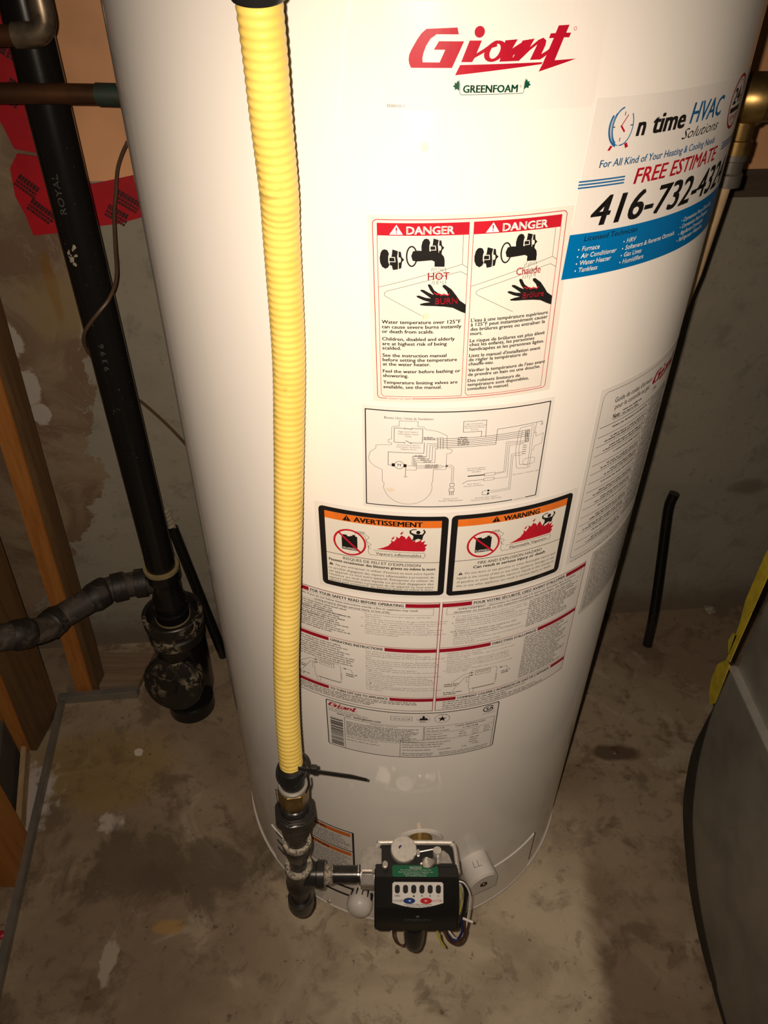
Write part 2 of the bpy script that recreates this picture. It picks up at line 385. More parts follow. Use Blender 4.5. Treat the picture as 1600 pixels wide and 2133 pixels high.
class Label:
    """print laid out in millimetres: x right, y down from the top left corner"""
    def __init__(s): s.v = []; s.f = []; s.mi = []; s.lay = []; s.mats = []
    def mat(s, m):
        m = M[m]
        if m not in s.mats: s.mats.append(m)
        return s.mats.index(m)
    def raw(s, vs, fs, m, lay):
        b = len(s.v); s.v += [(x, y, lay) for x, y in vs]; i = s.mat(m)
        for f in fs: s.f.append([b + k for k in f]); s.mi.append(i)
        return s
    def poly(s, pts, m, lay=1):
        return s.raw(pts, [tuple(range(len(pts)))], m, lay)
    def rect(s, x0, y0, x1, y1, m, lay=1): return s.poly([(x0, y0), (x1, y0), (x1, y1), (x0, y1)], m, lay)
    def rrpts(s, x0, y0, x1, y1, r, n=6):
        out = []
        for cx, cy, a in ((x1 - r, y0 + r, -90), (x1 - r, y1 - r, 0), (x0 + r, y1 - r, 90), (x0 + r, y0 + r, 180)):
            for k in range(n + 1):
                t = math.radians(a + 90 * k / n); out.append((cx + r * math.cos(t), cy + r * math.sin(t)))
        return out
    def rrect(s, x0, y0, x1, y1, r, m, lay=1): return s.poly(s.rrpts(x0, y0, x1, y1, r), m, lay)
    def loop(s, pts, w, m, lay=1):
        return s.line(list(pts) + [pts[0]], w, m, lay)
    def line(s, pts, w, m, lay=1):
        for (ax, ay), (bx, by) in zip(pts, pts[1:]):
            dx, dy = bx - ax, by - ay; L = math.hypot(dx, dy)
            if L < 1e-6: continue
            nx, ny = -dy / L * w / 2, dx / L * w / 2; ex, ey = dx / L * w * 0.4, dy / L * w * 0.4
            s.raw([(ax - ex + nx, ay - ey + ny), (bx + ex + nx, by + ey + ny), (bx + ex - nx, by + ey - ny), (ax - ex - nx, ay - ey - ny)], [(0, 1, 2, 3)], m, lay)
        return s
    def frame(s, x0, y0, x1, y1, w, m, lay=1, r=0):
        return s.loop(s.rrpts(x0, y0, x1, y1, r) if r else [(x0, y0), (x1, y0), (x1, y1), (x0, y1)], w, m, lay)
    def ell(s, cx, cy, rx, ry, m, lay=1, n=28):
        return s.poly([(cx + rx * math.cos(2 * math.pi * k / n), cy + ry * math.sin(2 * math.pi * k / n)) for k in range(n)], m, lay)
    def ring(s, cx, cy, rx, ry, w, m, lay=1, a0=0, a1=360, n=36, rot=0.0):
        vs = []; fs = []; c, d = math.cos(rot), math.sin(rot)
        for k in range(n + 1):
            t = math.radians(a0 + (a1 - a0) * k / n)
            for q in (-w / 2, w / 2):
                x, y = (rx + q) * math.cos(t), (ry + q) * math.sin(t); vs.append((cx + x * c - y * d, cy + x * d + y * c))
        for k in range(n): fs.append((2 * k, 2 * k + 1, 2 * k + 3, 2 * k + 2))
        return s.raw(vs, fs, m, lay)
    def text(s, body, x0, yb, cap, m, x1=None, lay=2, bold=0.0, shear=0.0, align='L', rot=0.0, hs=1.0, res=2):
        th = bold * 0.62; bold = 0.0      # heavy faces: the same glyphs struck again slightly shifted
        vs, fs, a, b = glyphs(body, bold, shear, res)
        if not vs: return 1.0
        sy = cap / capH(bold); sx = sy * hs
        if x1 is not None: sx = (x1 - x0) / (b - a + 2 * th); x0 += th * sx
        ox = x0
        if x1 is None and align == 'C': ox = x0 - (b - a) * sx / 2
        if x1 is None and align == 'R': ox = x0 - (b - a) * sx
        c, d = math.cos(rot), math.sin(rot); out = []
        for x, y in vs:
            u, w = (x - a) * sx, -y * sy
            if rot: u, w = u * c - w * d, u * d + w * c
            out.append((ox + u, yb + w))
        for dx, dy in (((0, 0),) if th < 0.003 else ((-th * sx, -th * sy * .45), (th * sx, -th * sy * .45), (-th * sx, th * sy * .45), (th * sx, th * sy * .45))):
            s.raw([(p + dx, q + dy) for p, q in out], fs, m, lay)
        return sx / sy
    def para(s, lines, x0, ys, cap, m, ref=None, **kw):
        hs = kw.pop('hs', 1.0)
        if ref is not None:
            i, x1 = ref; g = glyphs(lines[i], 0.0, kw.get('shear', 0), kw.get('res', 2))
            hs = (x1 - x0) / (g[3] - g[2]) / (cap / capH(0.0))
        for t, y in zip(lines, ys): s.text(t, x0, y, cap, m, hs=hs, **kw)
    def greek(s, x0, x1, yb, h, m='grey_ink', lay=2, slope=0.0):
        """a line of print too small to read: word-shaped strokes"""
        x = x0
        while x < x1 - h:
            for k in range(random.randint(2, 9)):
                if x > x1: break
                w = h * random.uniform(0.35, 0.6); hh = h * random.choice((0.7, 0.7, 0.75, 1.0)); y = yb + slope * (x - x0)
                s.raw([(x, y), (x + w, y), (x + w, y - hh), (x, y - hh)], [(0, 1, 2, 3)], m, lay); x += w + h * 0.13
            x += h * 0.55
    def block(s, x0, x1, y0, y1, n, h, m='grey_ink', ragged=0.25):
        for k in range(n):
            y = y0 + (y1 - y0) * k / max(n - 1, 1); s.greek(x0, x1 - (x1 - x0) * random.uniform(0, ragged), y, h, m)
    def build(s, name, mapf, parent, cut=5.0, label=None):
        me = bpy.data.meshes.new(name); me.from_pydata(s.v, [], s.f)
        for p, i in zip(me.polygons, s.mi): p.material_index = i
        for m in s.mats: me.materials.append(m)
        bm = bmesh.new(); bm.from_mesh(me)
        big = [f for f in bm.faces if len(f.verts) > 4]
        bmesh.ops.triangulate(bm, faces=big)
        if cut:
            xs = [v[0] for v in s.v]; k = math.ceil(min(xs) / cut)
            while k * cut < max(xs):
                bmesh.ops.bisect_plane(bm, geom=bm.verts[:] + bm.edges[:] + bm.faces[:], dist=1e-5, plane_co=(k * cut, 0, 0), plane_no=(1, 0, 0)); k += 1
        for v in bm.verts: v.co = mapf(v.co.x, v.co.y, v.co.z)
        bm.normal_update(); bm.to_mesh(me); bm.free()
        o = bpy.data.objects.new(name, me); COL.objects.link(o); par(o, parent)
        if label: o['label'] = label
        return o

AX = V(0.03723, 0.80591, 0); R = 0.28
def on_tank(th0, ztop, rot=0.0, lift=0.00025):
    t0 = math.radians(th0)
    def f(x, y, lay):
        u = x + rot * y; w = y - rot * x
        th = t0 + u / 1000 / R; r = R + lift + lay * 0.00007
        return Vector((AX.x + r * math.sin(th), AX.y - r * math.cos(th), ztop - w / 1000))
    return f
def on_plane(o, ex, ey, lift=0.0002):
    """flat face: o top left, ex right, ey down (unit vectors)"""
    o = Vector(o); ex = Vector(ex).normalized(); ey = Vector(ey).normalized(); nn = ey.cross(ex).normalized()
    return lambda x, y, lay: o + ex * (x / 1000) + ey * (y / 1000) + nn * (lift + lay * 0.00007)
def on_pipe(cx, cy, r, th0, ztop, rot90=True, lift=0.0002):
    def f(x, y, lay):     # text runs up the pipe
        th = math.radians(th0) + y / 1000 / r; q = r + lift
        return Vector((cx + q * math.sin(th), cy - q * math.cos(th), ztop + x / 1000))
    return f

def brand_logo(L, ox, oy, k, m, lay=2):
    """the slanted brand word with its lightning underline; k = scale"""
    T = lambda pts: [(ox + x * k, oy + y * k) for x, y in pts]
    G = [(26, 12.6), (44.4, 11.8), (45.4, 15.3), (32.1, 15.3), (28.6, 17.6), (26.1, 21.2), (24.6, 25), (24.1, 27.6), (24.3, 29.8), (34.6, 29.8), (37.7, 23.2),
         (30.8, 23.2), (33.7, 18.8), (48.8, 18.8), (42.3, 32.7), (17.3, 32.8), (16.2, 30.8), (15.7, 28.5), (16, 26), (17.2, 23.4), (20.6, 18), (23.2, 14.7)]
    L.poly(T(G), m, lay)
    L.ell(ox + 57.8 * k, oy + 14.0 * k, 3.1 * k, 3.0 * k, m, lay)
    L.poly(T([(52.1, 18.4), (59.5, 18.4), (56.8, 25.0), (61.2, 22.6), (67.2, 18.7), (69, 18.3), (69, 21.5), (64.6, 22.6), (60.4, 25.2), (55.8, 27.4), (54.4, 29.6), (47.7, 29.6)]), m, lay)
    # a: bowl + stem
    bowl = []; n = 20
    for j in range(n + 1):
        t = 2 * math.pi * j / n; bowl.append((math.cos(t), math.sin(t)))
    vs = []; fs = []
    for c, d in bowl:
        for rx, ry in ((6.4, 5.6), (3.0, 3.9)):
            x, y = rx * c, ry * d; vs.append((ox + (68.0 + x - 0.35 * y) * k, oy + (24.0 + y) * k))
    for j in range(n): fs.append((2 * j, 2 * j + 1, 2 * j + 3, 2 * j + 2))
    L.raw(vs, fs, m, lay)
    L.poly(T([(73.8, 18.4), (81.4, 17.9), (78.6, 22.6), (83.2, 20), (89, 17.9), (89, 20.8), (84, 22.8), (79.5, 26.4), (79.2, 29.3), (71.2, 29.5)]), m, lay)
    L.poly(T([(84.5, 18.6), (92, 17.7), (89.6, 22), (94.5, 18.4), (97.5, 17.3), (99.6, 18.8), (99.4, 21.2), (97.4, 25.8), (101, 24), (104, 21.4), (105.2, 22.6), (100, 27), (97, 28.7), (90.4, 28.8), (94, 20.8), (89.6, 23.8), (83.4, 29.2), (78.4, 29.3)]), m, lay)
    L.poly(T([(106.5, 11.2), (113.5, 11.0), (111.9, 15.0), (115.2, 15.1), (114.3, 17.5), (110.9, 17.4), (106.6, 29.3), (121.2, 28.8), (96.9, 35.2), (99, 30.8), (104.2, 17.6), (101.1, 17.7), (101.9, 15.2), (105, 15.1)]), m, lay)
    L.poly(T([(47.2, 31.1), (98.8, 30.1), (98.2, 31.2), (44.4, 36.6)]), m, lay)

heater = thing('water_heater', (AX.x, AX.y, FZ), 'tall white cylindrical gas water heater covered with warning stickers', 'water heater')

def label_brand():
    L = Label(); L.rrect(0, -1, 138.5, 56.3, 4, 'paper2', 0)
    brand_logo(L, 0, 0, 1.0, 'red'); L.ring(117.7, 13, 0.9, 0.9, 0.5, 'pink', 2)
    L.text('GREENFOAM', 49.8, 46.0, 4.0, 'green', x1=84.6, bold=0.06); L.text('®', 86.2, 43.6, 1.3, 'green', align='C')
    L.line([(47.7, 40.5), (48, 46.2), (49, 47.2), (87.8, 46.8), (88.6, 46), (88.4, 40.2)], 0.3, 'green')
    leaf = [(0, 3.6), (0.3, 0.2), (0.9, 1.4), (1.7, 0.9), (1.7, 2.2), (3.3, 1.9), (2.8, 3.0), (4.1, 3.9), (2.7, 4.8), (2.9, 5.9), (1.4, 5.4), (0, 6.4)]
    L.poly([(88.7 + x, 38.2 + y) for x, y in leaf], 'green', 2); L.poly([(47.5 - x, 38.6 + y) for x, y in leaf], 'green', 2)
    L.text('55000151-1', 2.5, 54.5, 1.6, 'ink', x1=13.4)
    L.poly([(25, 75), (29, 74), (30, 78), (27, 81), (25, 79)], 'smudge', 0)
    return L.build('brand_label', on_tank(-8.05, 1.209), heater, label='white label with a red slanted brand word')
label_brand()

def label_contractor():
    L = Label()
    L.poly([(3.6, 0), (231, 0), (231, 119.5), (-2.4, 119.5)], 'paper', 0)
    L.poly([(-0.9, 86.8), (231, 86.8), (231, 119.5), (-2.4, 119.5)], 'blue', 1)
    # alarm clock O
    L.ring(28.5, 18.3, 8.6, 11.6, 1.0, 'blue2', 2, 120, 262); L.ring(28.5, 18.3, 8.6, 11.6, 0.8, 'blue2', 2, -40, 95)
    L.ring(28.5, 18.3, 11.2, 12.6, 1.5, 'blue2', 2, 110, 215); L.ring(28.5, 18.3, 9.6, 11.9, 0.5, 'blue2', 2, 100, 225)
    for x, y, dx, dy in ((28.6, 9.6, 0, 1.8), (19.8, 18.2, 1.8, 0), (35.0, 18.0, 1.8, 0), (27.6, 25.4, 0, 1.8)): L.line([(x, y), (x + dx, y + dy)], 0.6, 'ink', 2)
    L.line([(31.4, 11.6), (27.0, 18.0)], 0.7, 'red', 2); L.line([(27, 18), (30.2, 21.4)], 1.3, 'red', 2)
    L.poly([(20.5, 29.5), (22.5, 30), (20.8, 32.6), (18.6, 32.6)], 'red', 2); L.poly([(32.2, 29.2), (34.4, 28.6), (36.2, 31.5), (33.6, 32.2)], 'red', 2)
    L.text('n', 41.2, 25.2, 12.0, 'ink', x1=49.6, bold=0.06, shear=0.12)
    L.text('time', 56.0, 25.0, 12.4, 'ink', x1=91.6, bold=0.06, shear=0.12)
    L.text('HVAC', 97.0, 23.4, 13.0, 'blue2', x1=146.0, bold=0.035, shear=0.16)
    L.text('Solutions', 91.5, 33.2, 6.8, 'ink', x1=146.0, shear=0.4)
    L.text('For All Kind of Your Heating & Cooling Needs', 14.2, 43.0, 4.7, 'blue2', x1=147.5, bold=0.03, shear=0.1)
    L.text('FREE ESTIMATE', 48.0, 57.2, 10.2, 'danger', x1=159.5, bold=0.035, shear=0.16)
    for k in range(3):
        y = 50.4 + k * 2.05; L.rect(-0.4, y, 38.8, y + 1.1, 'blue2', 2); L.rect(170.5, y - 3.4, 231, y - 2.3, 'blue2', 2)
    L.text('416-732-4324', 14.0, 82.2, 19.6, 'ink', x1=204, bold=0.038, shear=0.18, res=4)
    L.text('Licensed Technician', 12.0, 92.6, 3.8, 'ink', x1=62.4, bold=0.012, shear=0.12)
    def col(x, items, y0, hs):
        for k, t in enumerate(items):
            y = y0 + 5.25 * k; L.ell(x - 2.9, y - 1.4, 0.55, 0.55, 'white_ink', 2, 10)
            L.text(t, x, y, 3.4, 'white_ink', hs=hs, bold=0.03, shear=0.12)
    col(11.6, ['Furnace', 'Air Conditioner', 'Water Heater', 'Tankless'], 99.7, 1.0)
    col(53.5, ['HRV', 'Softeners & Reverse Osmosis', 'Gas Lines', 'Humidifiers'], 99.7, 1.0)
    col(124.6, ['Conversion From Oil to Gas', 'Conversion from Propane', 'Appliance Connection', 'Refrigerator Waterline'], 97.4, 1.05)
    L.ring(183, 19.5, 18.5, 18.2, 2.2, 'maroon', 2); L.ring(183, 19.5, 15.2, 15.0, 0.5, 'hair', 2)
    L.text('24', 170.5, 20.5, 11, 'ink', x1=189, bold=0.05); L.text('hr', 190, 20.5, 7, 'ink', x1=197, bold=0.02)
    L.rect(169, 23, 198, 26.6, 'ink', 2); L.text('SERVICE', 173, 32, 3.6, 'danger', x1=194, bold=0.02)
    return L.build('contractor_sticker', on_tank(20.0, 1.1575), heater, label='white and blue contractor sticker with a phone number')
label_contractor()

def label_scald():
    L = Label(); L.rect(-1.5, 2.5, 145.5, 148.6, 'cream', 0)
    L.frame(2.2, 5.6, 140.6, 145.4, 0.55, 'danger', 1, 3)
    def side(dx, hot, burn, lines, ys, ref, hx, bx):
        L.rect(5.2 + dx, 7.8, 69.6 + dx, 16.4, 'danger', 1)
        L.line([(5.2 + dx, 16.4), (5.2 + dx, 141.5), (7.2 + dx, 143.6), (69.4 + dx, 143.6), (69.6 + dx, 16.4)], 0.4, 'danger', 1)
        L.poly([(13.9 + dx, 15.7), (23.4 + dx, 15.7), (19 + dx, 8.9)], 'white_ink', 2)
        L.poly([(18.3 + dx, 10.9), (19.5 + dx, 10.9), (19.2 + dx, 13.6), (18.6 + dx, 13.6)], 'danger', 3); L.ell(18.9 + dx, 14.5, 0.5, 0.45, 'danger', 3, 10)
        L.text('DANGER', 25.8 + dx, 15.4, 5.2, 'white_ink', x1=59.2 + dx, bold=0.05)
        w = 0.28
        L.line([(65.6 + dx, 16.6), (65.7 + dx, 37.1), (69.4 + dx, 39.6)], w, 'ink'); L.line([(5.6 + dx, 53.6), (65.7 + dx, 37.1)], w, 'ink')
        L.line([(69.3 + dx, 44.9), (65, 42.4) if dx == 0 else (65 + dx, 42.4), (61 + dx, 43.0), (12 + dx, 56.2), (9.4 + dx, 57.8), (9.6 + dx, 59.6), (11 + dx, 60.8), (38.5 + dx, 75.8)], w, 'ink')
        # the two tap knobs
        for kx, ky, s in ((0, 0, 1.0), (29.6, -7.6, 0.92)):
            Q = lambda pts: [(6.7 + dx + kx + x * s, 25.9 + ky + y * s) for x, y in pts]
            L.poly(Q([(3.6, 0), (5.6, 0.6), (6.8, 3), (6.2, 5.2), (6.2, 9), (7, 11), (6, 13), (4, 14), (1.6, 12.6), (0.2, 9.5), (0, 6), (0.8, 2.4), (2, 0.6)]), 'ink', 2)
            L.poly(Q([(9.2, 0), (13.2, 1.2), (12.6, 5), (13.2, 10), (13, 14.2), (9.4, 14.8), (8.6, 11.6), (7.2, 11.4), (7.2, 5.4), (8.6, 5)]), 'ink', 2)
            L.poly(Q([(13.6, 1.4), (15.2, 1.6), (15.8, 5.4), (17.6, 7.2), (16, 9), (15.4, 13.4), (13.6, 14)]), 'ink', 2)
            L.poly(Q([(6.4, 5.4), (11.0, 5.4), (11.4, 9), (6.4, 9)]), 'cream', 3); L.poly(Q([(7, 5.9), (10.5, 5.9), (10.8, 8.5), (7, 8.5)]), 'ink', 4)
            L.ell(6.7 + dx + kx + 14.3 * s, 25.9 + ky + 7.4 * s, 1.0 * s, 1.9 * s, 'cream', 3, 14)
        # spout
        L.ring(29.6 + dx, 30.8, 3.6, 7.0, 1.1, 'ink', 2)
        L.poly([(p + dx, q) for p, q in ((30.5, 27), (34, 26.6), (47, 27.6), (50.4, 28.8), (52.4, 31.2), (53.0, 34), (53.0, 38.4), (45.8, 38.2), (45.8, 34.6), (43.8, 33.6), (33, 34.4), (30.2, 33.8), (29.2, 30.4))], 'ink', 3)
        for k in range(22):
            x = 44.6 + dx + (k % 7) * 1.45 + random.uniform(-.5, .5); y = 39.2 + (k // 7) * 4.6 + random.uniform(-.6, .8)
            L.line([(x, y), (x + 0.25 * (k % 7 - 3), y + random.uniform(1.6, 3.2))], 0.3, 'ink', 2)
        # hand
        hand = [(69.7, 74.2), (66, 72.6), (60, 69.4), (54, 68.3), (46, 67.6), (40, 67.4), (36, 66.9), (35.6, 65.9), (39, 65.0), (43, 64.6), (38, 63.0), (33.6, 60.8), (33.0, 59.6), (35, 59.4), (40, 61.2), (43.6, 61.6),
                (39.6, 58.6), (36, 56), (36.2, 54.9), (38.4, 55.2), (42.6, 57.6), (45.6, 59.0), (43, 55.6), (41.2, 51.8), (42, 50.8), (43.6, 51.6), (46, 55.6), (49, 57.8), (53, 59.3), (56.4, 59.6), (55, 56.4), (52.0, 53.2), (52.0, 51.8), (53.8, 51.6), (58.6, 55.2), (62.4, 60.2), (65, 64), (69.5, 67.3)]
        L.poly([(x + dx, y) for x, y in hand], 'ink', 2)
        L.line([(46 + dx, 57.6), (48 + dx, 58.8), (49.5 + dx, 58.2), (51 + dx, 59.6), (53 + dx, 58.6), (56 + dx, 59.8), (57 + dx, 58.6)], 0.8, 'danger', 3)
        L.text(hot, hx[0] + dx, 47.9, 5.4, 'danger', x1=hx[1] + dx, lay=3, bold=0.012)
        L.text(burn, bx[0] + dx, 66.2, 4.5, 'danger', x1=bx[1] + dx, lay=3, bold=0.012)
        L.para(lines, 7.1 + (67.0 if dx else 0), ys, 2.75, 'ink', ref=ref, bold=0.04)
    side(0, 'HOT', 'BURN', ['Water temperature over 125°F', 'can cause severe burns instantly', 'or death from scalds.', 'Children, disabled and elderly', 'are at highest risk of being', 'scalded.', 'See the instruction manual',
         'before setting the temperature', 'at the water heater.', 'Feel the water before bathing or', 'showering.', 'Temperature limiting valves are', 'available, see the manual.'],
         [81.6, 85.4, 89.2, 95.3, 99.2, 102.8, 108.9, 112.7, 116.4, 122.5, 126.4, 132.3, 136.3], (1, 66.9), (41.2, 56.7), (46.8, 63.3))
    side(67.3, 'Chaude', 'Brûlure', ["L'eau à une température supérieure", 'à 125°F peut instantanément causer', 'des brûlures graves ou entraîner la', 'mort.', 'Le risque de brûlures est plus élevé', 'chez les enfants, les personnes',
         'handicapées et les personnes âgées.', "Lisez le manuel d'installation avant", 'de régler la température du', 'chauffe-eau.', "Vérifier la température de l'eau avant", 'de prendre un bain ou une douche.', 'Des robinets limiteurs de', 'température sont disponibles,', 'consultez le manuel.'],
         [81.2, 84.7, 88.4, 92, 97.7, 101.0, 104.7, 110.2, 113.7, 117.3, 122.8, 126.5, 131.8, 135.4, 139.1], (1, 135.2), (38.5, 57.4), (45.4, 62.2))
    L.rect(10, 144.6, 30, 146.4, 'cream', 2); L.text('55000017 (07-2009)', 11, 146.1, 1.3, 'danger', x1=29, lay=3)
    L.poly([(37, 75), (40, 72.5), (43, 74), (42.5, 77.5), (39, 79), (37, 78)], 'smudge', 1)
    return L.build('scald_warning_label', on_tank(-10, 1.0905, 0.0257), heater, label='cream scald warning label with red bars and black taps')
label_scald()

def label_wiring():
    L = Label(); L.rect(-3, -3.4, 160.5, 101.5, 'paper', 0); L.frame(0, 0.6, 156.8, 98.2, 0.95, 'ink')
    w = 0.32; ln = lambda *p, k=w, m='grey_ink': L.line(list(p), k, m)
    L.text('Blower Unit / Unité de Ventilation', 15.7, 8.2, 2.2, 'ink', x1=56)
    body = [(28.2, 14.6), (28.2, 9.6), (43.7, 9.6), (43.7, 14.4), (48.6, 14.8), (50.2, 17), (60, 19), (68.3, 23.3), (69, 36.5), (72.6, 37), (73.6, 39), (72.4, 41), (69, 41.4), (69.2, 57.6), (58.3, 57.6), (58.4, 70), (57.4, 73), (58.1, 76.4)]
    body += [(58.1 * 0 + 36.8 + 21.3 * math.cos(t), 76.4 + 19.2 * math.sin(t)) for t in [math.pi * k / 14 for k in range(1, 14)]]
    body += [(15.4, 78.4), (16, 74), (14.3, 71.6), (14.2, 59.5), (8, 57), (3.4, 52.5), (2.2, 47.8), (4, 42), (8.8, 38), (8.6, 35), (13, 34), (22.2, 33.2), (22.2, 31.5), (19.4, 31), (19.2, 28.4), (22, 27.6), (22, 16.4), (24, 15), (28.2, 14.6)]
    ln(*body)
    L.frame(24.2, 16.6, 47.8, 30.6, 0.4, 'ink'); L.rect(32, 16, 38.5, 17.4, 'paper', 2); L.line([(33, 16.6), (38, 17.2)], 0.5, 'ink', 3); L.ell(38.6, 16.7, .5, .5, 'ink', 3, 8); L.ell(32.6, 16.7, .5, .5, 'ink', 3, 8)
    L.rect(33, 30, 38, 31.2, 'paper', 2); L.line([(34, 28.6), (38.4, 31)], 0.5, 'ink', 3); L.ell(33, 30.7, .5, .5, 'ink', 3, 8); L.ell(38.5, 30.8, .5, .5, 'ink', 3, 8)
    L.text('High Limit Switch /', 36, 20.6, 1.5, 'grey_ink', align='C'); L.text('Interrupteur Haute', 36, 22.8, 1.5, 'grey_ink', align='C'); L.text('Limite', 36, 25, 1.5, 'grey_ink', align='C')
    L.text('Vacuum Switch (N.O.) /', 36.5, 33.6, 1.4, 'grey_ink', align='C'); L.text('Interrupteur de Pression', 36.5, 35.7, 1.4, 'grey_ink', align='C'); L.text('Négative (N.O.)', 36.5, 37.8, 1.4, 'grey_ink', align='C')
    ln((19.3, 54.2), (19.3, 40.8), (49.5, 40.8), (49.5, 30), k=0.4, m='ink'); ln((19.3, 54.2), (24, 54.2), k=0.4, m='ink')
    L.rect(22.4, 52.2, 25.2, 55.4, 'ink', 2); L.rect(32.6, 52.4, 35.2, 55.6, 'ink', 2); L.ring(28.9, 53.7, 3.9, 3.9, 0.4, 'ink', 2); L.text('M', 28.9, 55.2, 3.0, 'ink', align='C')
    ln((35.2, 54), (40, 54), (40, 44), (52, 44), (52, 33)); ln((34.5, 55.6), (34.5, 65), k=0.4, m='ink'); ln((33, 65.4), (36, 65.4)); ln((33.6, 66.1), (35.4, 66.1)); ln((34.5, 58.4), (43.6, 58.4), (43.6, 55.4))
    for k in range(4):
        y = 44.2 + 2 * k; ln((41 + 0.9 * k, 54.6), (41 + 0.9 * k, y), (52 + 2.4 * k, y), (52 + 2.4 * k, 31 + 1.6 * k), (60.6, 31 + 1.6 * k), m='ink')
        L.greek(42 + 2.5 * k, 50 + 2 * k, y - 0.4, 1.1)
    for k in range(3): ln((43.5, 53.5 + 1.4 * k), (64, 53.2 + 1.4 * k)); L.greek(51, 62, 53.0 + 1.4 * k, 0.9)
    ln((64, 53), (66.5, 54.4), (69.5, 54.2)); ln((64, 56), (66.5, 54.6)); L.ell(69.6, 54.0, 1.1, 1.3, 'grey_ink', 2, 12)
    ln((70.4, 53.2), (74, 53.4), (76, 56), (76.2, 73)); ln((70.4, 55), (73, 55.2), (74.4, 57), (74.6, 73)); L.frame(73.4, 73, 77.4, 76, 0.35, 'ink'); L.frame(73.2, 78, 77.6, 81.6, 0.35, 'ink'); ln((74.6, 76), (74.2, 78)); ln((76.4, 76), (76.8, 78))
    for x in (73.8, 75.4, 77): L.line([(x, 81.6), (x, 85.4)], 0.5, 'ink')
    L.text('Power Cord /', 75.4, 90.2, 1.6, 'grey_ink', align='C'); L.text("Cordon d'Alimentation", 75.4, 92.4, 1.6, 'grey_ink', align='C')
    for k in range(7): L.line([(60.7, 25.5 + 1.6 * k), (65.2, 25.5 + 1.6 * k)], 0.3, 'ink')
    for x in (60.7, 62.9, 65.2): L.line([(x, 25.4), (x + .3, 36.8)], 0.35, 'ink')
    for k in range(2): ln((47.8, 25.6 + 1.6 * k), (60.6, 25.8 + 1.6 * k), m='ink'); L.greek(49, 58, 25.3 + 1.6 * k, 1.1)
    for k in range(6):
        y = 26.3 + 1.8 * k; ln((65.2, y), (97, y - 0.2), (111, y - 0.2 if k > 3 else y - .6), k=0.38, m='ink')
        if k < 5: L.greek(77.5, 87, y - 0.35, 1.1)
        if k < 4: ln((111, y - .6), (140, 23.6 + 2.0 * k + 1.5), k=0.38, m='ink')
    ln((111, 35.1), (111, 20.2), (146.3, 18.8), (151.7, 18.8), (151.7, 21.4), k=0.38, m='ink'); ln((150.4, 21.5), (153, 21.5)); ln((150.9, 22.2), (152.5, 22.2)); ln((146.3, 18.8), (146, 30))
    ln((97.4, 26), (97.4, 20.6), (81.8, 20.6), (81.3, 10.2), (100.8, 10.2), (101.2, 26.6), m='ink', k=0.38)
    L.rect(90, 9.6, 94.4, 10.8, 'paper', 2); L.line([(90, 10.4), (94.2, 9.6)], 0.4, 'ink', 3)
    L.text('High Limit Switch /', 91, 13.4, 1.4, 'grey_ink', align='C'); L.text('Interrupteur Haute Limite', 91, 15.3, 1.4, 'grey_ink', align='C', hs=.9); L.text('(Access Door/Porte', 91, 17.2, 1.4, 'grey_ink', align='C'); L.text("d'accès)", 91, 19.1, 1.4, 'grey_ink', align='C')
    for x in (137, 138.6, 140.2): L.line([(x, 25), (x + 1, 37)], 0.4, 'ink')
    for k in range(8): L.line([(136.8, 25.2 + 1.7 * k), (140.8, 25.4 + 1.7 * k)], 0.45, 'ink')
    for k in range(5): L.line([(136.5, 40 + 2.2 * k), (139.8, 40.6 + 2.2 * k)], 0.5, 'ink')
    ln((130.7, 24.4), (132, 22), (144.2, 20.6)); ln((130.7, 24.4), (130, 44), (132.6, 62), (134, 63.6), (144, 65), (145.6, 64.2), (144.6, 22)); ln((133.6, 25), (133, 44), (135.6, 60), (143, 61.6)); ln((142.4, 22), (143.8, 64)); ln((145.6, 29), (147.4, 29), (147.4, 33), (154.6, 31), (154.4, 41.4), (147.6, 43), (147.4, 47), (146, 47)); L.frame(138.6, 54.6, 150, 61, 0.3, 'grey_ink', 1, 2.6)
    for k in range(2):
        o = 1.6 * k
        ln((136.6, 35.6 + o), (120.4 + o, 34.2 + o), (121.4 + o, 64.8 + 0.8 * k), (113.4, 65.4 + 0.8 * k)); ln((136.6, 47 + 2 * o), (126.6 + o, 47.8 + o), (128 + o, 84 + o), (109.5, 84.4 + o * 1.2))
    ln((123.6, 38), (125.2, 71.5), (113, 71.2)); ln((136.6, 38.6), (123.6, 38))
    L.frame(103.7, 64.4, 113.2, 67.2, 0.3, 'ink'); L.line([(89.1, 66), (103.7, 65.8)], 1.0, 'ink'); L.frame(103.6, 69.8, 113, 72.4, 0.3, 'ink'); ln((103.6, 71), (88.9, 71), (84.6, 73.6), k=0.4, m='ink')
    L.poly([(103.4, 84), (108.6, 82.6), (108.8, 88.4), (103.4, 87.4)], 'paper', 2); L.loop([(103.4, 84), (108.6, 82.6), (108.8, 88.4), (103.4, 87.4)], 0.35, 'ink', 3); L.rect(108, 82.6, 109.8, 84.4, 'ink', 3); L.rect(108, 86, 109.8, 87.8, 'ink', 3)
    for t, x, y in (('Hot Surface Igniter /', 96, 58.4), ('Allumeur à Élément', 96, 60.4), ('Chauffant', 96, 62.4), ('Flame Sensor /', 95, 75.2), ('Détecteur de Flamme', 95, 77.4), ('Flammable Vapor Sensor /', 108, 91.4), ('Détecteur de Vapeur Inflammable', 108, 93.6), ('Gas Control / Contrôle au gaz', 143, 70.6)):
        L.text(t, x, y, 1.4, 'grey_ink', align='C')
    L.rect(133, 97.4, 146, 99, 'paper', 2); L.text('55000099', 134, 98.9, 1.2, 'grey_ink', x1=145, lay=3)
    L.poly([(17, 79), (22, 78), (26, 80.5), (22, 83), (18, 82)], 'smudge', 1)
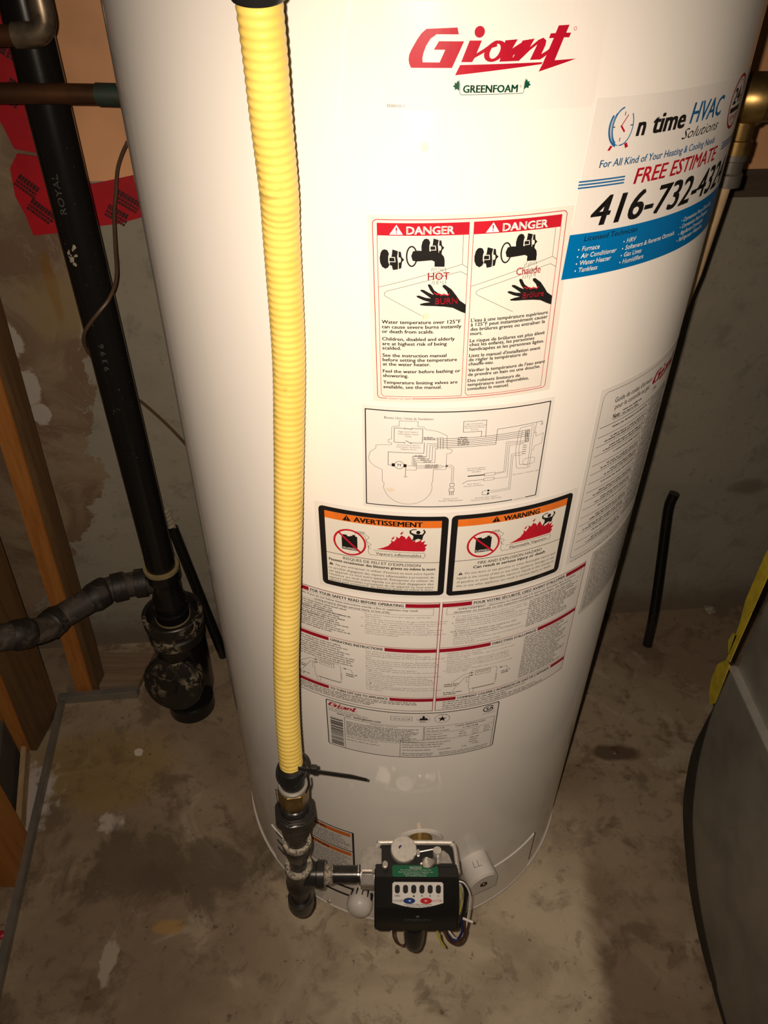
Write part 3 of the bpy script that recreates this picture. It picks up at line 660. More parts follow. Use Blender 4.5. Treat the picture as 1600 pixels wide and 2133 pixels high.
    return L.build('wiring_diagram_label', on_tank(-10.9, .9345), heater, label='white wiring diagram label with a black border')
label_wiring()

FLAME = [(56.0, 41.8), (62, 39.4), (67, 36.4), (70, 32), (69.4, 28.6), (72, 31), (74.6, 27), (74.2, 24.2), (77, 26.4), (79, 22.6), (82.6, 24.6), (83.4, 27.2), (86, 22.4), (88, 25.6), (89.6, 29), (92.4, 27.4), (92, 30.6), (95, 29.4), (98, 26.4), (97.6, 30.4), (101.6, 28.4), (100, 32.6), (103.6, 33), (101.2, 36.8), (102.6, 37.6), (101, 41.6)]
def label_vapour(fr):
    W, H = (122.0, 99.5) if fr else (124.0, 101.5)
    L = Label(); L.rrect(-4, -4.5, W + (1 if fr else 5), H + 4, 3, 'paper2', 0)
    L.rrect(0, 0, W, H, 5, 'ink', 1); x0, x1 = 6.0, W - 6.2
    L.rect(x0, 5.0, x1, H - 6, 'cream', 2); L.rect(x0, 5.0, x1, 13.3, 'orange', 3)
    tx = 23.6 if fr else 38.2
    L.poly([(tx, 12.4), (tx + 8.3, 12.4), (tx + 4.2, 5.7)], 'ink', 4); L.poly([(tx + 3.8, 7.6), (tx + 4.6, 7.6), (tx + 4.4, 10.4), (tx + 4.0, 10.4)], 'orange', 5); L.ell(tx + 4.2, 11.4, .4, .4, 'orange', 5, 8)
    if fr: L.text('AVERTISSEMENT', 34.4, 12.1, 5.4, 'ink', x1=98.4, lay=4, bold=0.06)
    else: L.text('WARNING', 49.6, 12.7, 5.6, 'ink', x1=86.8, lay=4, bold=0.06)
    cx, cy = (30.0, 38.2) if fr else (32.3, 37.6); r = 15.2; dx = 0 if fr else 2.6; lx = 0 if fr else 2.2
    L.line([(x0, 55.8), (x1, 55.8)], 0.6, 'ink', 3)
    # petrol can behind a prohibition ring
    L.poly([(cx - 7.8, cy - 6), (cx - 6.4, cy - 8.8), (cx - 2.6, cy - 8.8), (cx - 2.2, cy - 7.4), (cx + 0.6, cy - 7.4), (cx + 1, cy - 8.4), (cx + 2.6, cy - 8.4), (cx + 3, cy - 9.8), (cx + 5.6, cy - 10), (cx + 5.8, cy - 8.4), (cx + 7.6, cy - 8), (cx + 7.6, cy + 9.4), (cx - 7.8, cy + 9.4)], 'ink', 4)
    L.text('INFLAMMABLES' if fr else 'FLAMMABLES', cx - 7, cy + 8.6, 2.2, 'white_ink', x1=cx + 7, lay=5)
    L.ring(cx, cy, r, r, 2.0, 'danger', 6); a = 0.7071 * r; L.line([(cx - a, cy - a), (cx + a, cy + a)], 2.0, 'danger', 6)
    for k in range(9): L.line([(cx + 5.5 + k * 1.1, cy - 14.6 - 0.9 * math.sin(k * .3)), (cx + 5.7 + k * 1.1, cy - 11.6 - 1.2 * math.sin(k * .3))], 0.45, 'ink', 4)
    wav = [(cx + 15.4, cy - 13)] + [(cx + 16.5 + 2.2 * math.sin(k * 1.3) + k * 0.35, cy - 11.5 + k * 1.7) for k in range(9)] + [(cx + 21 + 2.6 * k, cy + 5.0 + (1.0 if k % 2 else -0.6)) for k in range(1)]
    L.line(wav, 0.35, 'ink', 4)
    n = 20; ex = 100.6 + dx
    up = [(53 + lx + (ex - 53 - lx) * k / n, 43.4 + 0.55 * (k % 2)) for k in range(n + 1)]; dn = [(ex - (ex - 50 - lx) * k / n, 50.0 - 0.7 * (k % 2)) for k in range(n + 1)]
    L.line(up + [(ex + 1.5, 46.6)] + dn + [(48 + lx, 46.5), (48.4 + lx, 40), (46.6 + lx, 34), (45 + lx, 28), (41 + lx, 26)], 0.35, 'ink', 4)
    fy = 0 if fr else 0.4
    L.poly([(x + dx, y + fy) for x, y in FLAME], 'danger', 4)
    for fx, fyy in ((70, 27), (78, 20.4), (93, 25)): L.poly([(fx + dx, fyy), (fx + 3 + dx, fyy - 3.2), (fx + 2 + dx, fyy - 0.4), (fx + 4 + dx, fyy - 1.6), (fx + 0.8 + dx, fyy + 1.6)], 'danger', 4)
    # running figure in the flames
    px = 94.6 + dx + (1.4 if not fr else 0); py = 19.0 + (0 if not fr else -0.6)
    L.ell(px, py, 2.0, 2.1, 'ink', 5, 14)
    L.poly([(px - 8.2, py - 1.4), (px - 6.8, py - 2.0), (px - 6.2, py + 0.6), (px - 2.6, py + 2.2), (px + 3.6, py + 2.4), (px + 5.4, py - 0.6), (px + 4.0, py - 3.0), (px + 5.4, py - 3.4), (px + 7.0, py - 0.4), (px + 4.6, py + 4.2), (px + 4, py + 9.0), (px, py + 7.6), (px - 3, py + 9.2), (px - 6.6, py + 10.8), (px - 4.6, py + 7.6), (px - 4.4, py + 4.2), (px - 7.8, py + 1.6)], 'ink', 5)
    L.line([(px - 7.6, py - 1.6), (px - 4.6, py - 3.4), (px - 2, py - 3.4)], 1.0, 'ink', 5)
    if fr:
        L.text('Vapeurs inflammables', 55.2, 48.6, 3.2, 'ink', x1=98.3, lay=4, bold=0.012)
        L.text("RISQUES DE FEU ET D'EXPLOSION", 23, 61.2, 3.4, 'ink', x1=98, lay=4, bold=0.014); L.text('Peuvent occasionner des blessures graves ou même la mort', 8.1, 65.8, 3.3, 'ink', x1=112.6, lay=4, bold=0.05)
        t = ["Ne pas entreposer ni utiliser d'essence ou tout autre liquide", 'ou produit dégageant des vapeurs inflammables à proximité de', 'cet appareil ou tout autre appareil. Entreposer ou utiliser de', "l'essence ou tout autre liquide ou produit dégageant des", 'vapeurs inflammables à proximité de cet appareil ou tout autre', 'appareil peut occasionner des blessures graves ou même la mort.']
        ys = [71.6, 76.4, 80.8, 85.2, 89.4, 92.8]; t0, t1, xr = 7.3, 15.0, 111.6
        ty = 71.4
    else:
        L.text('Flammable Vapours', 59.8, 48.8, 3.2, 'ink', x1=99.5, lay=4, bold=0.012)
        L.text('FIRE AND EXPLOSION HAZARD', 28.8, 62.3, 3.5, 'ink', x1=96.9, lay=4, bold=0.014); L.text('Can result in serious injury or death', 24.6, 67.2, 3.4, 'ink', x1=101.4, lay=4, bold=0.05)
        t = ['Do not store or use gasoline or other flammable vapors and', 'liquids in the vicinity of this or any other appliance. Storage or use', 'of gasoline or other flammable vapors or liquids in the vicinity of', 'this or any other appliance can result in serious injury or death.']
        ys = [74, 79.6, 84.9, 90.2]; t0, t1, xr = 9.6, 17.1, 115.0; ty = 74.2
        L.text('55000102-1', 98, 99.2, 1.2, 'grey_ink', lay=3)
    L.poly([(t0 + .6, ty), (t0 + 5.4, ty), (t0 + 3, ty - 3.8)], 'ink', 4); L.line([(t0 + 3, ty - 2.6), (t0 + 3, ty - 1.3)], .5, 'cream', 5)
    for k, (s, y) in enumerate(zip(t, ys)): L.text(s, t1 if k == 0 else t0, y, 2.8, 'ink', x1=xr - (2 if not fr and k == 3 else 0), lay=4, bold=0.004)
    return L.build('flammable_vapour_label' , on_tank(-20.5, .825) if fr else on_tank(5.0, .8255), heater, label='French black framed flammable vapour warning' if fr else 'English black framed flammable vapour warning')
label_vapour(True); label_vapour(False)

def device(L, x, y, w, h):
    L.loop([(x + 2, y), (x + w - 2, y + .6), (x + w, y + 3), (x + w, y + h - 3), (x + w - 1, y + h), (x + 1, y + h), (x, y + h - 4), (x, y + 3)], 0.35, 'ink')
    L.frame(x + 7, y + 1.4, x + w - 8, y + 8.2, 0.45, 'ink')
    for k in range(5): L.line([(x + 8.4 + k * 2.9, y + 2.4), (x + 9.6 + k * 2.9, y + 5.6), (x + 10.6 + k * 2.9, y + 2.6)], 0.4, 'ink')
    for k in range(14): L.rect(x + 5 + k * 1.9, y + h - 1.2, x + 6.2 + k * 1.9, y + h + 0.2, 'ink', 2)
    L.frame(x + 2, y + h, x + 6.4, y + h + 6.5, 0.35, 'ink'); L.frame(x - 3, y + 10, x, y + 18, 0.35, 'ink')
    for k in range(3): L.line([(x + w, y + 14 + 4 * k), (x + w + 1.4, y + 16 + 4 * k)], 0.5, 'ink')
def arrow(L, pts):
    L.line(pts, 0.4, 'ink'); (ax, ay), (bx, by) = pts[-2], pts[-1]; d = math.hypot(bx - ax, by - ay); ux, uy = (bx - ax) / d, (by - ay) / d
    L.poly([(bx, by), (bx - 3.6 * ux - 1.1 * uy, by - 3.6 * uy + 1.1 * ux), (bx - 3.6 * ux + 1.1 * uy, by - 3.6 * uy - 1.1 * ux)], 'ink', 2)

def label_instr(fr):
    L = Label(); W, H = 170.5, 174.0
    L.rect(-1.2, -1.2, W + 1.2, H + 1, 'paper2', 0); L.frame(0, 0.6, W, H, 0.7, 'maroon')
    L.line([(0, H), (W, H)], 0.7, 'ink', 2)
    def head(y, t, x0, x1):
        L.line([(0, y), (W, y)], 0.6, 'maroon'); L.rect(0, y + 1.6, x0 - 1.8, y + 6.9, 'maroon'); L.rect(x1 + 1.8, y + 1.6, W, y + 6.9, 'maroon'); L.text(t, x0, y + 6.2, 3.6, 'ink', x1=x1, bold=0.05)
    if fr:
        head(0.6, 'POUR VOTRE SÉCURITÉ, LISEZ AVANT D’ALLUMER', 31.7, 139.0); head(68.0, 'DIRECTIVES D’ALLUMAGE', 58.0, 112.0); head(150.4, 'COMMENT COUPER L’ADMISSION DE GAZ DE L’APPAREIL', 24.4, 145.6)
        L.frame(4.6, 8.6, 165.4, 18.2, 0.3, 'ink')
        L.text('AVERTISSEMENT : Quiconque ne respecte pas à la lettre les directives dans le présent', 16, 12.6, 2.5, 'ink', x1=156, bold=0.02); L.text('déclencher un incendie ou une explosion entraînant des dommages, des blessures', 12, 16.8, 2.5, 'ink', x1=150, bold=0.02)
        t = [("A. Cet appareil ne comporte pas de veilleuse, il est muni d'un", 11), ("dispositif d'allumage qui allume automatiquement le brûleur. NE", 14), ("TENTEZ PAS d'allumer le brûleur manuellement.", 14), ("B. AVANT de faire fonctionner, sentez tout autour de l'appareil", 11), ('pour déceler une odeur de gaz. Sentez près du plancher, car', 14),
             ("certains gaz sont plus lourds que l'air et peuvent s'accumuler au", 14), ('niveau du sol.', 14), ('QUE FAIRE SI VOUS SENTEZ UNE ODEUR DE GAZ', 10), ("NE TENTEZ d'allumer aucun appareil.", 14), ("NE TOUCHEZ à aucun interrupteur. N'UTILISEZ aucun", 14), ('téléphone dans le bâtiment.', 14), ("De l'extérieur de votre résidence, appelez immédiatement votre", 14), ('fournisseur de gaz.', 14), ('Suivez les directives du fournisseur de gaz.', 14)]
        for k, (s, x) in enumerate(t): L.text(s, x, 22.6 + 3.2 * k, 1.9, 'grey_ink', hs=1.18 if x < 14 or s[:2] in ('TE', 'NE') else 1.1, bold=0.02 if s[:2] in ('QU', 'NE', 'TE') else 0.0, res=1)
        L.block(96, 163, 22, 60, 14, 1.7, ragged=0.3)
        t = [('1. ARRÊTEZ ! Lisez les directives de sécurité sur la portion', 6), ('supérieure de cette étiquette.', 9), ("2. Réglez l'interrupteur “ON/OFF”, situé sur le contrôle au gaz,", 6), ('à la position “ON”.', 9), ("3. Ajustez le thermostat au réglage le plus bas en appuyant", 6), ('simultanément sur les boutons COOLER et HOTTER et', 9), ('en les maintenant enfoncés durant une (1) seconde. Puis,', 9), ("appuyez sur le bouton COOLER jusqu'à ce que le témoin", 9), ("lumineux VAC s'allume.", 9), ("4. Réglez l'interrupteur “ON/OFF”, situé sur le contrôle au gaz,", 6), ('à la position “OFF”.', 9)]
        for k, (s, x) in enumerate(t): L.text(s, x, 78.6 + 3.1 * k, 1.9, 'grey_ink', hs=1.12, res=1)
        L.block(98, 163, 78, 146, 24, 1.7, ragged=0.25); L.block(8, 150, 160.4, 171.4, 4, 1.8, ragged=0.5)
        dx, dy = 36.0, 111.0
    else:
        head(0.6, 'FOR YOUR SAFETY READ BEFORE OPERATING', 35.9, 134.4); head(68.0, 'OPERATING INSTRUCTIONS', 55.4, 113.6); head(150.4, 'TO TURN OFF GAS TO APPLIANCE', 52.0, 119.6)
        L.frame(4.6, 8.6, 164.6, 18.4, 0.3, 'ink')
        L.text('WARNING: If you do not follow these instructions exactly, a fire or explosion may result', 12, 12.8, 2.6, 'ink', x1=149, bold=0.02); L.text('causing property damage, personal injury, or loss of life.', 40, 17.2, 2.6, 'ink', x1=121, bold=0.02)
        L.block(6, 84, 22, 60, 13, 1.8, ragged=0.35); L.text('WHAT TO DO IF YOU SMELL GAS', 8, 40.6, 1.9, 'ink', bold=0.02); L.text('OPERATING: Smell all around the appliance', 20, 31.0, 1.9, 'ink', hs=1.1, bold=0.01)
        t = ['If you cannot reach your gas supplier, call the fire', 'department.', 'Use only your hand to push in the gas control buttons. Never', 'use tools. If the control buttons will not push in, don’t try to', 'repair them, call a qualified service technician. Force or', 'attempted repair may result in fire or explosion.', 'Do not use this appliance if any part has been under water.', 'Immediately call a qualified installer or service agency to', 'replace a flooded water heater. Do not attempt to repair the', 'unit! It must be replaced!']
        for k, s in enumerate(t): L.text(s, 95, 22.4 + 3.15 * k, 2.0, 'grey_ink', hs=1.16, res=1)
        L.text('C.', 91, 28.7, 2, 'ink'); L.text('D.', 91, 41.3, 2, 'ink')
        t = ['Turn off all electrical power to the appliance.', 'This appliance is equipped with an ignition device which', 'automatically lights the burner. DO NOT try to light the burner by', 'hand.', 'Wait five (5) minutes to clear out any gas. Then smell for gas,', 'including near the floor. If you smell gas, STOP! Follow step “B”', 'in the safety information above on this label. If you do not smell', 'gas, go to the next step.', 'Turn on all electrical power to the appliance.', 'Toggle the “ON/OFF” switch located on the gas control to the', '“ON” position.', 'Set thermostat to the desired temperature setting by pressing the', 'COOLER and HOTTER buttons at the same time and', 'holding them for one (1) second. Then press the HOTTER', 'button until the desired temperature display setting is lit. The', 'preferred starting point for temperature setting is indicated', 'by ▲ on the thermostat.', 'If the appliance will not operate, follow the instructions “TO', 'TURN OFF GAS TO APPLIANCE” and call your service technician', 'or gas supplier.']
        for k, s in enumerate(t): L.text(s, 95, 79 + 3.3 * k, 2.0, 'grey_ink', hs=1.05, res=1)
        L.block(6, 84, 79, 108, 9, 1.8, ragged=0.3); L.block(12, 160, 160.4, 163.4, 2, 1.9, ragged=0.1); L.block(12, 110, 166.6, 169.6, 2, 1.9, ragged=0.1)
        dx, dy = 34.0, 110.0
    device(L, dx, dy, 32, 31)
    arrow(L, [(dx - 20, dy + 16), (dx - 6, dy + 4), (dx + 5, dy + 3)]); arrow(L, [(dx - 18, dy + 30), (dx - 5, dy + 9), (dx + 5, dy + 7)]); arrow(L, [(dx + 46, dy + 10), (dx + 44, dy + 5), (dx + 34.5, dy + 4.4)])
    L.greek(dx - 28, dx - 12, dy + 19, 1.8, 'ink'); L.greek(dx - 28, dx - 14, dy + 22, 1.8, 'ink'); L.greek(dx - 28, dx - 8, dy + 33, 1.8, 'ink'); L.greek(dx - 28, dx - 12, dy + 36, 1.8, 'ink'); L.greek(dx + 38, dx + 52, dy + 13, 1.8, 'ink'); L.greek(dx + 38, dx + 48, dy + 16, 1.8, 'ink')
    return L.build('operating_instructions_label', on_tank(4.5, .7155) if fr else on_tank(-31.0, .7155), heater, label='French instruction sheet with maroon bars' if fr else 'English instruction sheet with maroon bars')
label_instr(False); label_instr(True)

def label_plate():
    L = Label(); W, H = 207.2, 87.4
    L.rrect(0, 0, W, H, 3, 'ink', 0); L.rrect(1.2, 1.2, W - 1.2, H - 1.2, 2.4, 'paper', 1)
    brand_logo(L, -2.4, -1.2, 0.355, 'red', 3)
    L.greek(3, 42, 14.4, 1.3, 'hair'); L.greek(3, 52, 17, 1.3, 'hair'); L.greek(3, 50, 19.4, 1.3, 'hair'); L.text('www.giantinc.com', 34, 22.6, 3.2, 'ink', x1=67, bold=0.05); L.greek(14, 32, 22.6, 2.0, 'ink')
    L.frame(78.6, 7.4, 103.2, 14.8, 0.45, 'ink', 2); L.text('2016-03-08', 81, 12.8, 3.0, 'ink', x1=101)
    L.ring(116.4, 11.4, 8, 6.8, 0.35, 'hair', 2); L.poly([(116.3, 4.6), (118.2, 8), (117.6, 10), (120, 9), (121, 11.5), (123.4, 12), (120.4, 13.6), (112.4, 13.6), (109.6, 12.4), (112, 11.6), (112.6, 9), (114.8, 10), (114.6, 7.6)], 'ink', 3); L.greek(112, 120, 16.6, 1.4, 'ink')
    L.ring(138, 12, 8.6, 7.8, 0.45, 'ink', 2)
    L.poly([(138 + (5.6 if k % 2 == 0 else 2.2) * math.sin(math.pi * k / 5), 12.4 - (5.6 if k % 2 == 0 else 2.2) * math.cos(math.pi * k / 5)) for k in range(10)], 'ink', 3); L.greek(133.5, 143, 5.2, 1.2, 'ink')
    L.ring(194, 8.6, 6.6, 5.2, 1.3, 'ink', 2, 40, 330); L.text('SA', 190.6, 11.6, 5.4, 'ink', x1=200.6, bold=0.05); L.greek(187, 203, 17.4, 1.2, 'hair')
    y = 25.5
    L.greek(5, 21, 31.0, 1.1, 'hair')
    y = 32.5
    while y < 82: h = random.choice((0.6, 0.9, 1.4, 1.9)); L.rect(4.8, y, 20.8, y + h, 'ink', 2); y += h + random.choice((0.5, 0.8, 1.2))
    w = 0.5
    L.line([(22.8, 86), (22.8, 25.4), (117.2, 25.4), (117.2, 52), (22.8, 65.6)] if False else [(22.8, 86.2), (22.8, 25.4), (117.2, 25.4), (117.2, 52.0), (90.4, 52.0), (90.4, 86.2)], w, 'ink', 2)
    L.line([(22.8, 58.6), (90.4, 58.6)], w, 'ink', 2)
    L.text('ATTENTION / CAUTION', 54.1, 29.4, 2.2, 'ink', x1=85.5); L.block(25, 116, 32.6, 56, 9, 1.6, 'ink', 0.2); L.block(25, 70, 62.5, 68, 2, 1.8, 'hair', 0.2)
    L.line([(118.6, 52.2), (118.6, 26), (203.4, 26), (203.4, 86)], w, 'ink', 2); L.line([(118.6, 38.2), (203.4, 38.2)], 0.4, 'ink', 2); L.line([(118.6, 52.2), (203.4, 52.2)], 0.4, 'ink', 2); L.line([(90.4, 52), (118.6, 52.2)], 0.4, 'ink', 2)
    L.text('UG60-40MFPV2-N2U', 154.9, 30.8, 2.7, 'ink', x1=191.8, bold=0.02); L.text('C 0017238', 164.2, 35.6, 2.8, 'ink', x1=182.7, bold=0.02)
    L.greek(120.5, 143, 30.6, 1.7); L.greek(120.5, 147, 35.6, 1.7)
    for k in range(3):
        L.greek(120.5, 146 - 4 * (k == 0), 42.4 + 4.2 * k, 1.7)
        for x in (160, 176, 191): L.greek(x, x + 9, 42.4 + 4.2 * k, 1.6)
    for k in range(3): L.greek(92.6, 150 - 6 * k, 58 + 4.4 * k, 1.7); L.greek(174, 186, 58 + 4.4 * k, 1.7)
    L.greek(92.6, 128, 73, 1.7); L.greek(136, 152, 73, 1.6); L.greek(165, 171, 73, 1.6); L.greek(178, 186, 71, 1.6); L.greek(92.6, 132, 80, 1.7); L.greek(92.6, 128, 83.4, 1.7); L.greek(138, 198, 80, 1.6); L.greek(138, 198, 83.4, 1.6)
    return L.build('rating_plate_label', on_tank(-21.85, .5377), heater, label='rating plate with bar code and black border')
label_plate()

def label_codes():
    L = Label(); W, H = 158, 190
    L.rect(-5, -8, W, H + 6.5, 'paper', 0)
    L.line([(150, -3), (5, -3), (1.5, -1), (0, 3), (0, H - 5), (1.5, H - 1.5), (5, H), (150, H)], 0.5, 'grey_ink')
    L.text("Guide de codes d'erreurs", 17, 11.5, 5.2, 'ink', x1=78, bold=0.016); L.text('pour le contrôle au gaz', 19, 19, 5.2, 'ink', x1=76, bold=0.016)
    brand_logo(L, 72, -2, 0.6, 'maroon', 2)
    L.text('Note :', 19, 29, 5, 'ink', x1=31, bold=0.05); L.greek(33, 64, 25.4, 2.0, 'ink'); L.greek(33, 58, 29, 2.0, 'ink'); L.line([(20, 30.4), (62, 30.4)], 0.5, 'ink')
    L.line([(4, 34), (130, 34)], 0.6, 'ink')
    y = 34.0; k = 0
    while y < 176:
        y += 10.4; L.line([(4, y), (84, y)], 0.5, 'ink')
        a = random.uniform(18, 34); L.greek(a, 82, y - 5.4, 1.9, 'ink')
        if k % 3: L.greek(a - 8, 82, y - 2.4, 1.9, 'ink')
        L.block(90, 140, y - 8, y - 1, 4, 1.5, 'grey_ink', 0.2)
        L.line([(86, y - 9), (86.6, y - 3)], 0.9, 'ink'); k += 1
    L.greek(2, 90, H + 4.6, 1.7)
    L.text('DEL', 88, 26, 3.4, 'ink', bold=0.02)
    return L.build('error_code_label', on_tank(33.3, .923), heater, label='tall white error code chart on the right flank')
label_codes()

def label_fine():
    L = Label(); L.rect(-2, -1, 130, 95, 'paper2', 0); L.line([(130, 0), (0, 0), (0, 92.5), (130, 92.5)], 0.5, 'grey_ink')
    L.block(3, 122, 3.4, 89.5, 34, 1.6, 'grey_ink', 0.12)
    return L.build('fine_print_label', on_tank(41.5, .7215), heater, label='fine print sheet low on the right flank')
label_fine()

def label_low():
    L = Label(); W, H = 137, 119
    L.rrect(0, 0, W, H, 2, 'ink', 0); L.rect(2, 2, W - 3, 52.5, 'paper', 1); L.rect(2, 54.6, W - 3, H - 2.2, 'paper', 1)
    L.rect(4, 5, W - 5, 14, 'orange', 2); L.rect(4, 57.6, W - 5, 67, 'orange', 2)
    L.text('WARNING', 50, 13, 6.8, 'ink', x1=94, lay=3, bold=0.05); L.text('CAUTION', 50, 66, 6.8, 'ink', x1=96, lay=3, bold=0.05)
    L.block(5, W - 6, 20, 49, 8, 2.2, 'grey_ink', 0.15); L.block(5, W - 6, 73, 112, 10, 2.2, 'grey_ink', 0.15)
    return L.build('lower_warning_label', on_tank(-44, .252), heater, label='black framed label with orange bars near the base')
label_low()

# ------------------------------------------------------------------ water heater body
def arc_plate(mb, th0, th1, z0, z1, r0, r1, n=24):
    """curved plate on the tank between two angles (degrees)"""
    vs = []; fs = []
    for k in range(n + 1):
        t = math.radians(th0 + (th1 - th0) * k / n)
        for r, z in ((r0, z0), (r1, z0), (r1, z1), (r0, z1)): vs.append((AX.x + r * math.sin(t), AX.y - r * math.cos(t), z))
    for k in range(n):
        for j in range(4): fs.append((4 * k + j, 4 * k + (j + 1) % 4, 4 * k + 4 + (j + 1) % 4, 4 * k + 4 + j))
    fs.append((0, 1, 2, 3)); fs.append((4 * n, 4 * n + 3, 4 * n + 2, 4 * n + 1)); mb.add(vs, fs); return mb
O = V(AX.x, AX.y, 0)
MB().lathe(O, (0, 0, 1), [(0.0, 0.2745), (0.0, R), (1.50, R), (1.515, R - 0.006), (1.53, R - 0.05), (1.535, 0.0)], 288).build('jacket', M['tank'], heater)
MB().lathe(O, (0, 0, 1), [(-0.0015, R - 0.002), (-0.0015, R + 0.0022), (0.0018, R + 0.0022), (0.0018, R - 0.002)], 160, closed=True).build('jacket_rim', M['white_plastic'], heater)
MB().lathe(O, (0, 0, 1), [(FZ, 0.262), (FZ, 0.2735), (0.004, 0.2735), (0.004, 0.262)], 128, closed=True).build('base_ring', M['steel_grey'], heater)
def tp(th, z, out=0.0):
    t = math.radians(th); r = R + out; return V(AX.x + r * math.sin(t), AX.y - r * math.cos(t), z)
def td(th): t = math.radians(th); return V(math.sin(t), -math.cos(t), 0)
ap = arc_plate(MB(), -50, 46.6, 0.006, 0.113, R - 0.001, R + 0.0016, 60).build('access_panel', M['tank'], heater)
arc_plate(MB(), 46.7, 47.6, 0.025, 0.108, R - 0.001, R + 0.0009, 3).build('panel_gap', M['dark'], heater)
for z, a in ((0.112, -47.4), (0.087, -47.3), (0.062, -47.6)):
    mb = MB(); L = Label(); L.rrect(0, -3.0, (47.4 - 16.7) * math.pi / 180 * 280, 3.0, 2.9, 'dark', 0)
    L.build('vent_slot', on_tank(a, z, 0.0, 0.0020), ap)
MB().lathe(tp(-25.8, 0.010), td(-25.8), [(0, 0.0035), (0.003, 0.0035), (0.004, 0.002), (0.004, 0)], 16).build('screw', M['chrome'], ap)
# escutcheon ring and brass spud behind the gas control
c = tp(3.1, 0.25, -0.003)
MB().lathe(c, td(3.1), [(0.0, 0.033), (0.004, 0.032), (0.006, 0.029), (0.005, 0.020), (0.0, 0.019)], 48).build('escutcheon', M['white_plastic'], heater)
# white D-shaped cover with a screw, right of the gas control
th = 20.0; ax = td(th); side = V(math.cos(math.radians(th)), math.sin(math.radians(th)), 0); up = V(0, 0, 1)
cc = tp(th, 0.163, -0.006)
prof = [(-0.0225, -0.020), (0.0225, -0.020)] + [(0.0225 * math.cos(t), 0.004 + 0.021 * math.sin(t)) for t in [math.pi * k / 16 for k in range(17)]]
tilt = side * 1.0 + up * 0.18
cov = MB().prism([cc + tilt.normalized() * x + up * y for x, y in prof], ax * 0.043).build('drain_cover', M['white_plastic'], heater, bevel=0.0018)
fc = cc + ax * 0.043
MB().lathe(fc + up * 0.002, ax, [(-0.001, 0.0058), (0.0007, 0.0056), (0.0008, 0.0045), (0.0003, 0.0)], 20).build('screw_recess', M['dark'], cov)
MB().lathe(fc + up * 0.002, ax, [(0.0003, 0.0040), (0.0015, 0.0034), (0.0017, 0.0)], 16).build('screw', M['brass'], cov)
MB().box(fc + up * 0.002 + ax * 0.0018, (0.0058, 0.0008, 0.0008), Matrix.Rotation(math.radians(th), 3, 'Z')).build('screw_slot', M['dark'], cov)
L = Label()
for x in (0, 7, 13): L.line([(x, 0), (x - 0.8, 9)], 0.7, 'grey_ink', 0)
L.line([(0, 9), (5, 8.6)], 0.6, 'grey_ink', 0); L.line([(7, 8.8), (12, 8.8)], 0.6, 'grey_ink', 0)
L.build('moulded_mark', on_plane(cc + ax * 0.018 + up * 0.0252 - side * 0.008, side, ax, 0.0001), cov, cut=0)
# vapour sensor cap, left
sc = V(-0.0310, 0.531, 0.083); sax = V(-0.16, -0.93, 0.16).normalized()
vsn = MB().lathe(sc, sax, [(0, 0.0165), (0.006, 0.0180), (0.012, 0.0195), (0.019, 0.0195), (0.026, 0.0175), (0.031, 0.012), (0.033, 0.0)], 40).build('vapour_sensor', M['white_plastic'], heater)
for k in range(5):
    a = math.radians(28 + k * 26); ux = V(1, 0, 0); uz = sax.cross(ux).normalized(); ux = uz.cross(sax).normalized()
    d = ux * math.cos(a) + uz * math.sin(a); w = 0.0017 if k not in (0,) else 0.0052
    MB().box(sc + sax * 0.0085 + d * 0.0184, (w, 0.011, 0.0030), Matrix((sax.cross(d), sax, d)).transposed()).build('vent_slit', M['dark'], vsn)

# ------------------------------------------------------------------ gas control valve
gc = thing('gas_control_valve', (0.042, 0.45, 0.25), 'black and silver gas control box on the front of the heater', 'gas valve')
MB().lathe(V(0.052, 0.497, 0.262), (0, 1, 0), [(0, 0.0165), (0.02, 0.0165), (0.029, 0.0165)], 24).build('spud', M['brass'], gc)
MB().box((0.040, 0.462, 0.285), (0.094, 0.052, 0.06)).build('body', M['alu'], gc, bevel=0.003)
# black plastic tray lined by a bright steel rim
fr_ = [(-0.010, 0.447), (-0.010, 0.474), (-0.004, 0.484), (0.002, 0.4865), (0.082, 0.4865), (0.0885, 0.4845), (0.0925, 0.478), (0.0945, 0.447)]
tray = MB().prism([(x, y, 0.316) for x, y in fr_], (0, 0, 0.003)).build('tray', M['dark'], gc)
MB().tube(spline([(x, y, 0.3215) for x, y in fr_], 5), 0.0031, 10).build('tray_rim', M['cap'], tray)
cap = MB().lathe(V(0.0268, 0.4765, 0.318), (0.03, -0.10, 1), [(0, 0.0165), (0.0085, 0.0165), (0.0095, 0.0155), (0.0097, 0.0)], 40).build('round_cap', M['cap'], gc)
L = Label(); L.poly([(0, 2.6), (1.2, 0.8), (3.2, 0), (4, 1.0), (3.2, 2.6), (2.0, 3.4), (1.8, 4.6), (0.8, 4.8)], 'pen', 0)
L.build('pen_mark', on_plane(V(0.0205, 0.4800, 0.3281), (1, 0, 0), (0, -1, -0.10), 0.0005), cap, cut=0)
MB().box((0.0452, 0.470, 0.324), (0.004, 0.010, 0.010)).build('cap_lug', M['chrome'], gc, bevel=0.001)
MB().lathe(V(0.058, 0.4565, 0.318), (0, -0.1, 1), [(0, 0.0115), (0.006, 0.0112), (0.0095, 0.008), (0.011, 0.0)], 24).build('test_port_dome', M['chrome'], gc)
MB().lathe(V(0.0690, 0.470, 0.318), (0, 0, 1), [(0, 0.0048), (0.010, 0.0048), (0.010, 0.0056), (0.016, 0.0056), (0.017, 0.0048), (0.017, 0)], 20).build('adjuster_pin', M['cap'], gc)
MB().tube([(0.046, 0.474, 0.322), (0.066, 0.477, 0.324)], 0.0012, 8).build('pilot_rod', M['chrome'], gc)
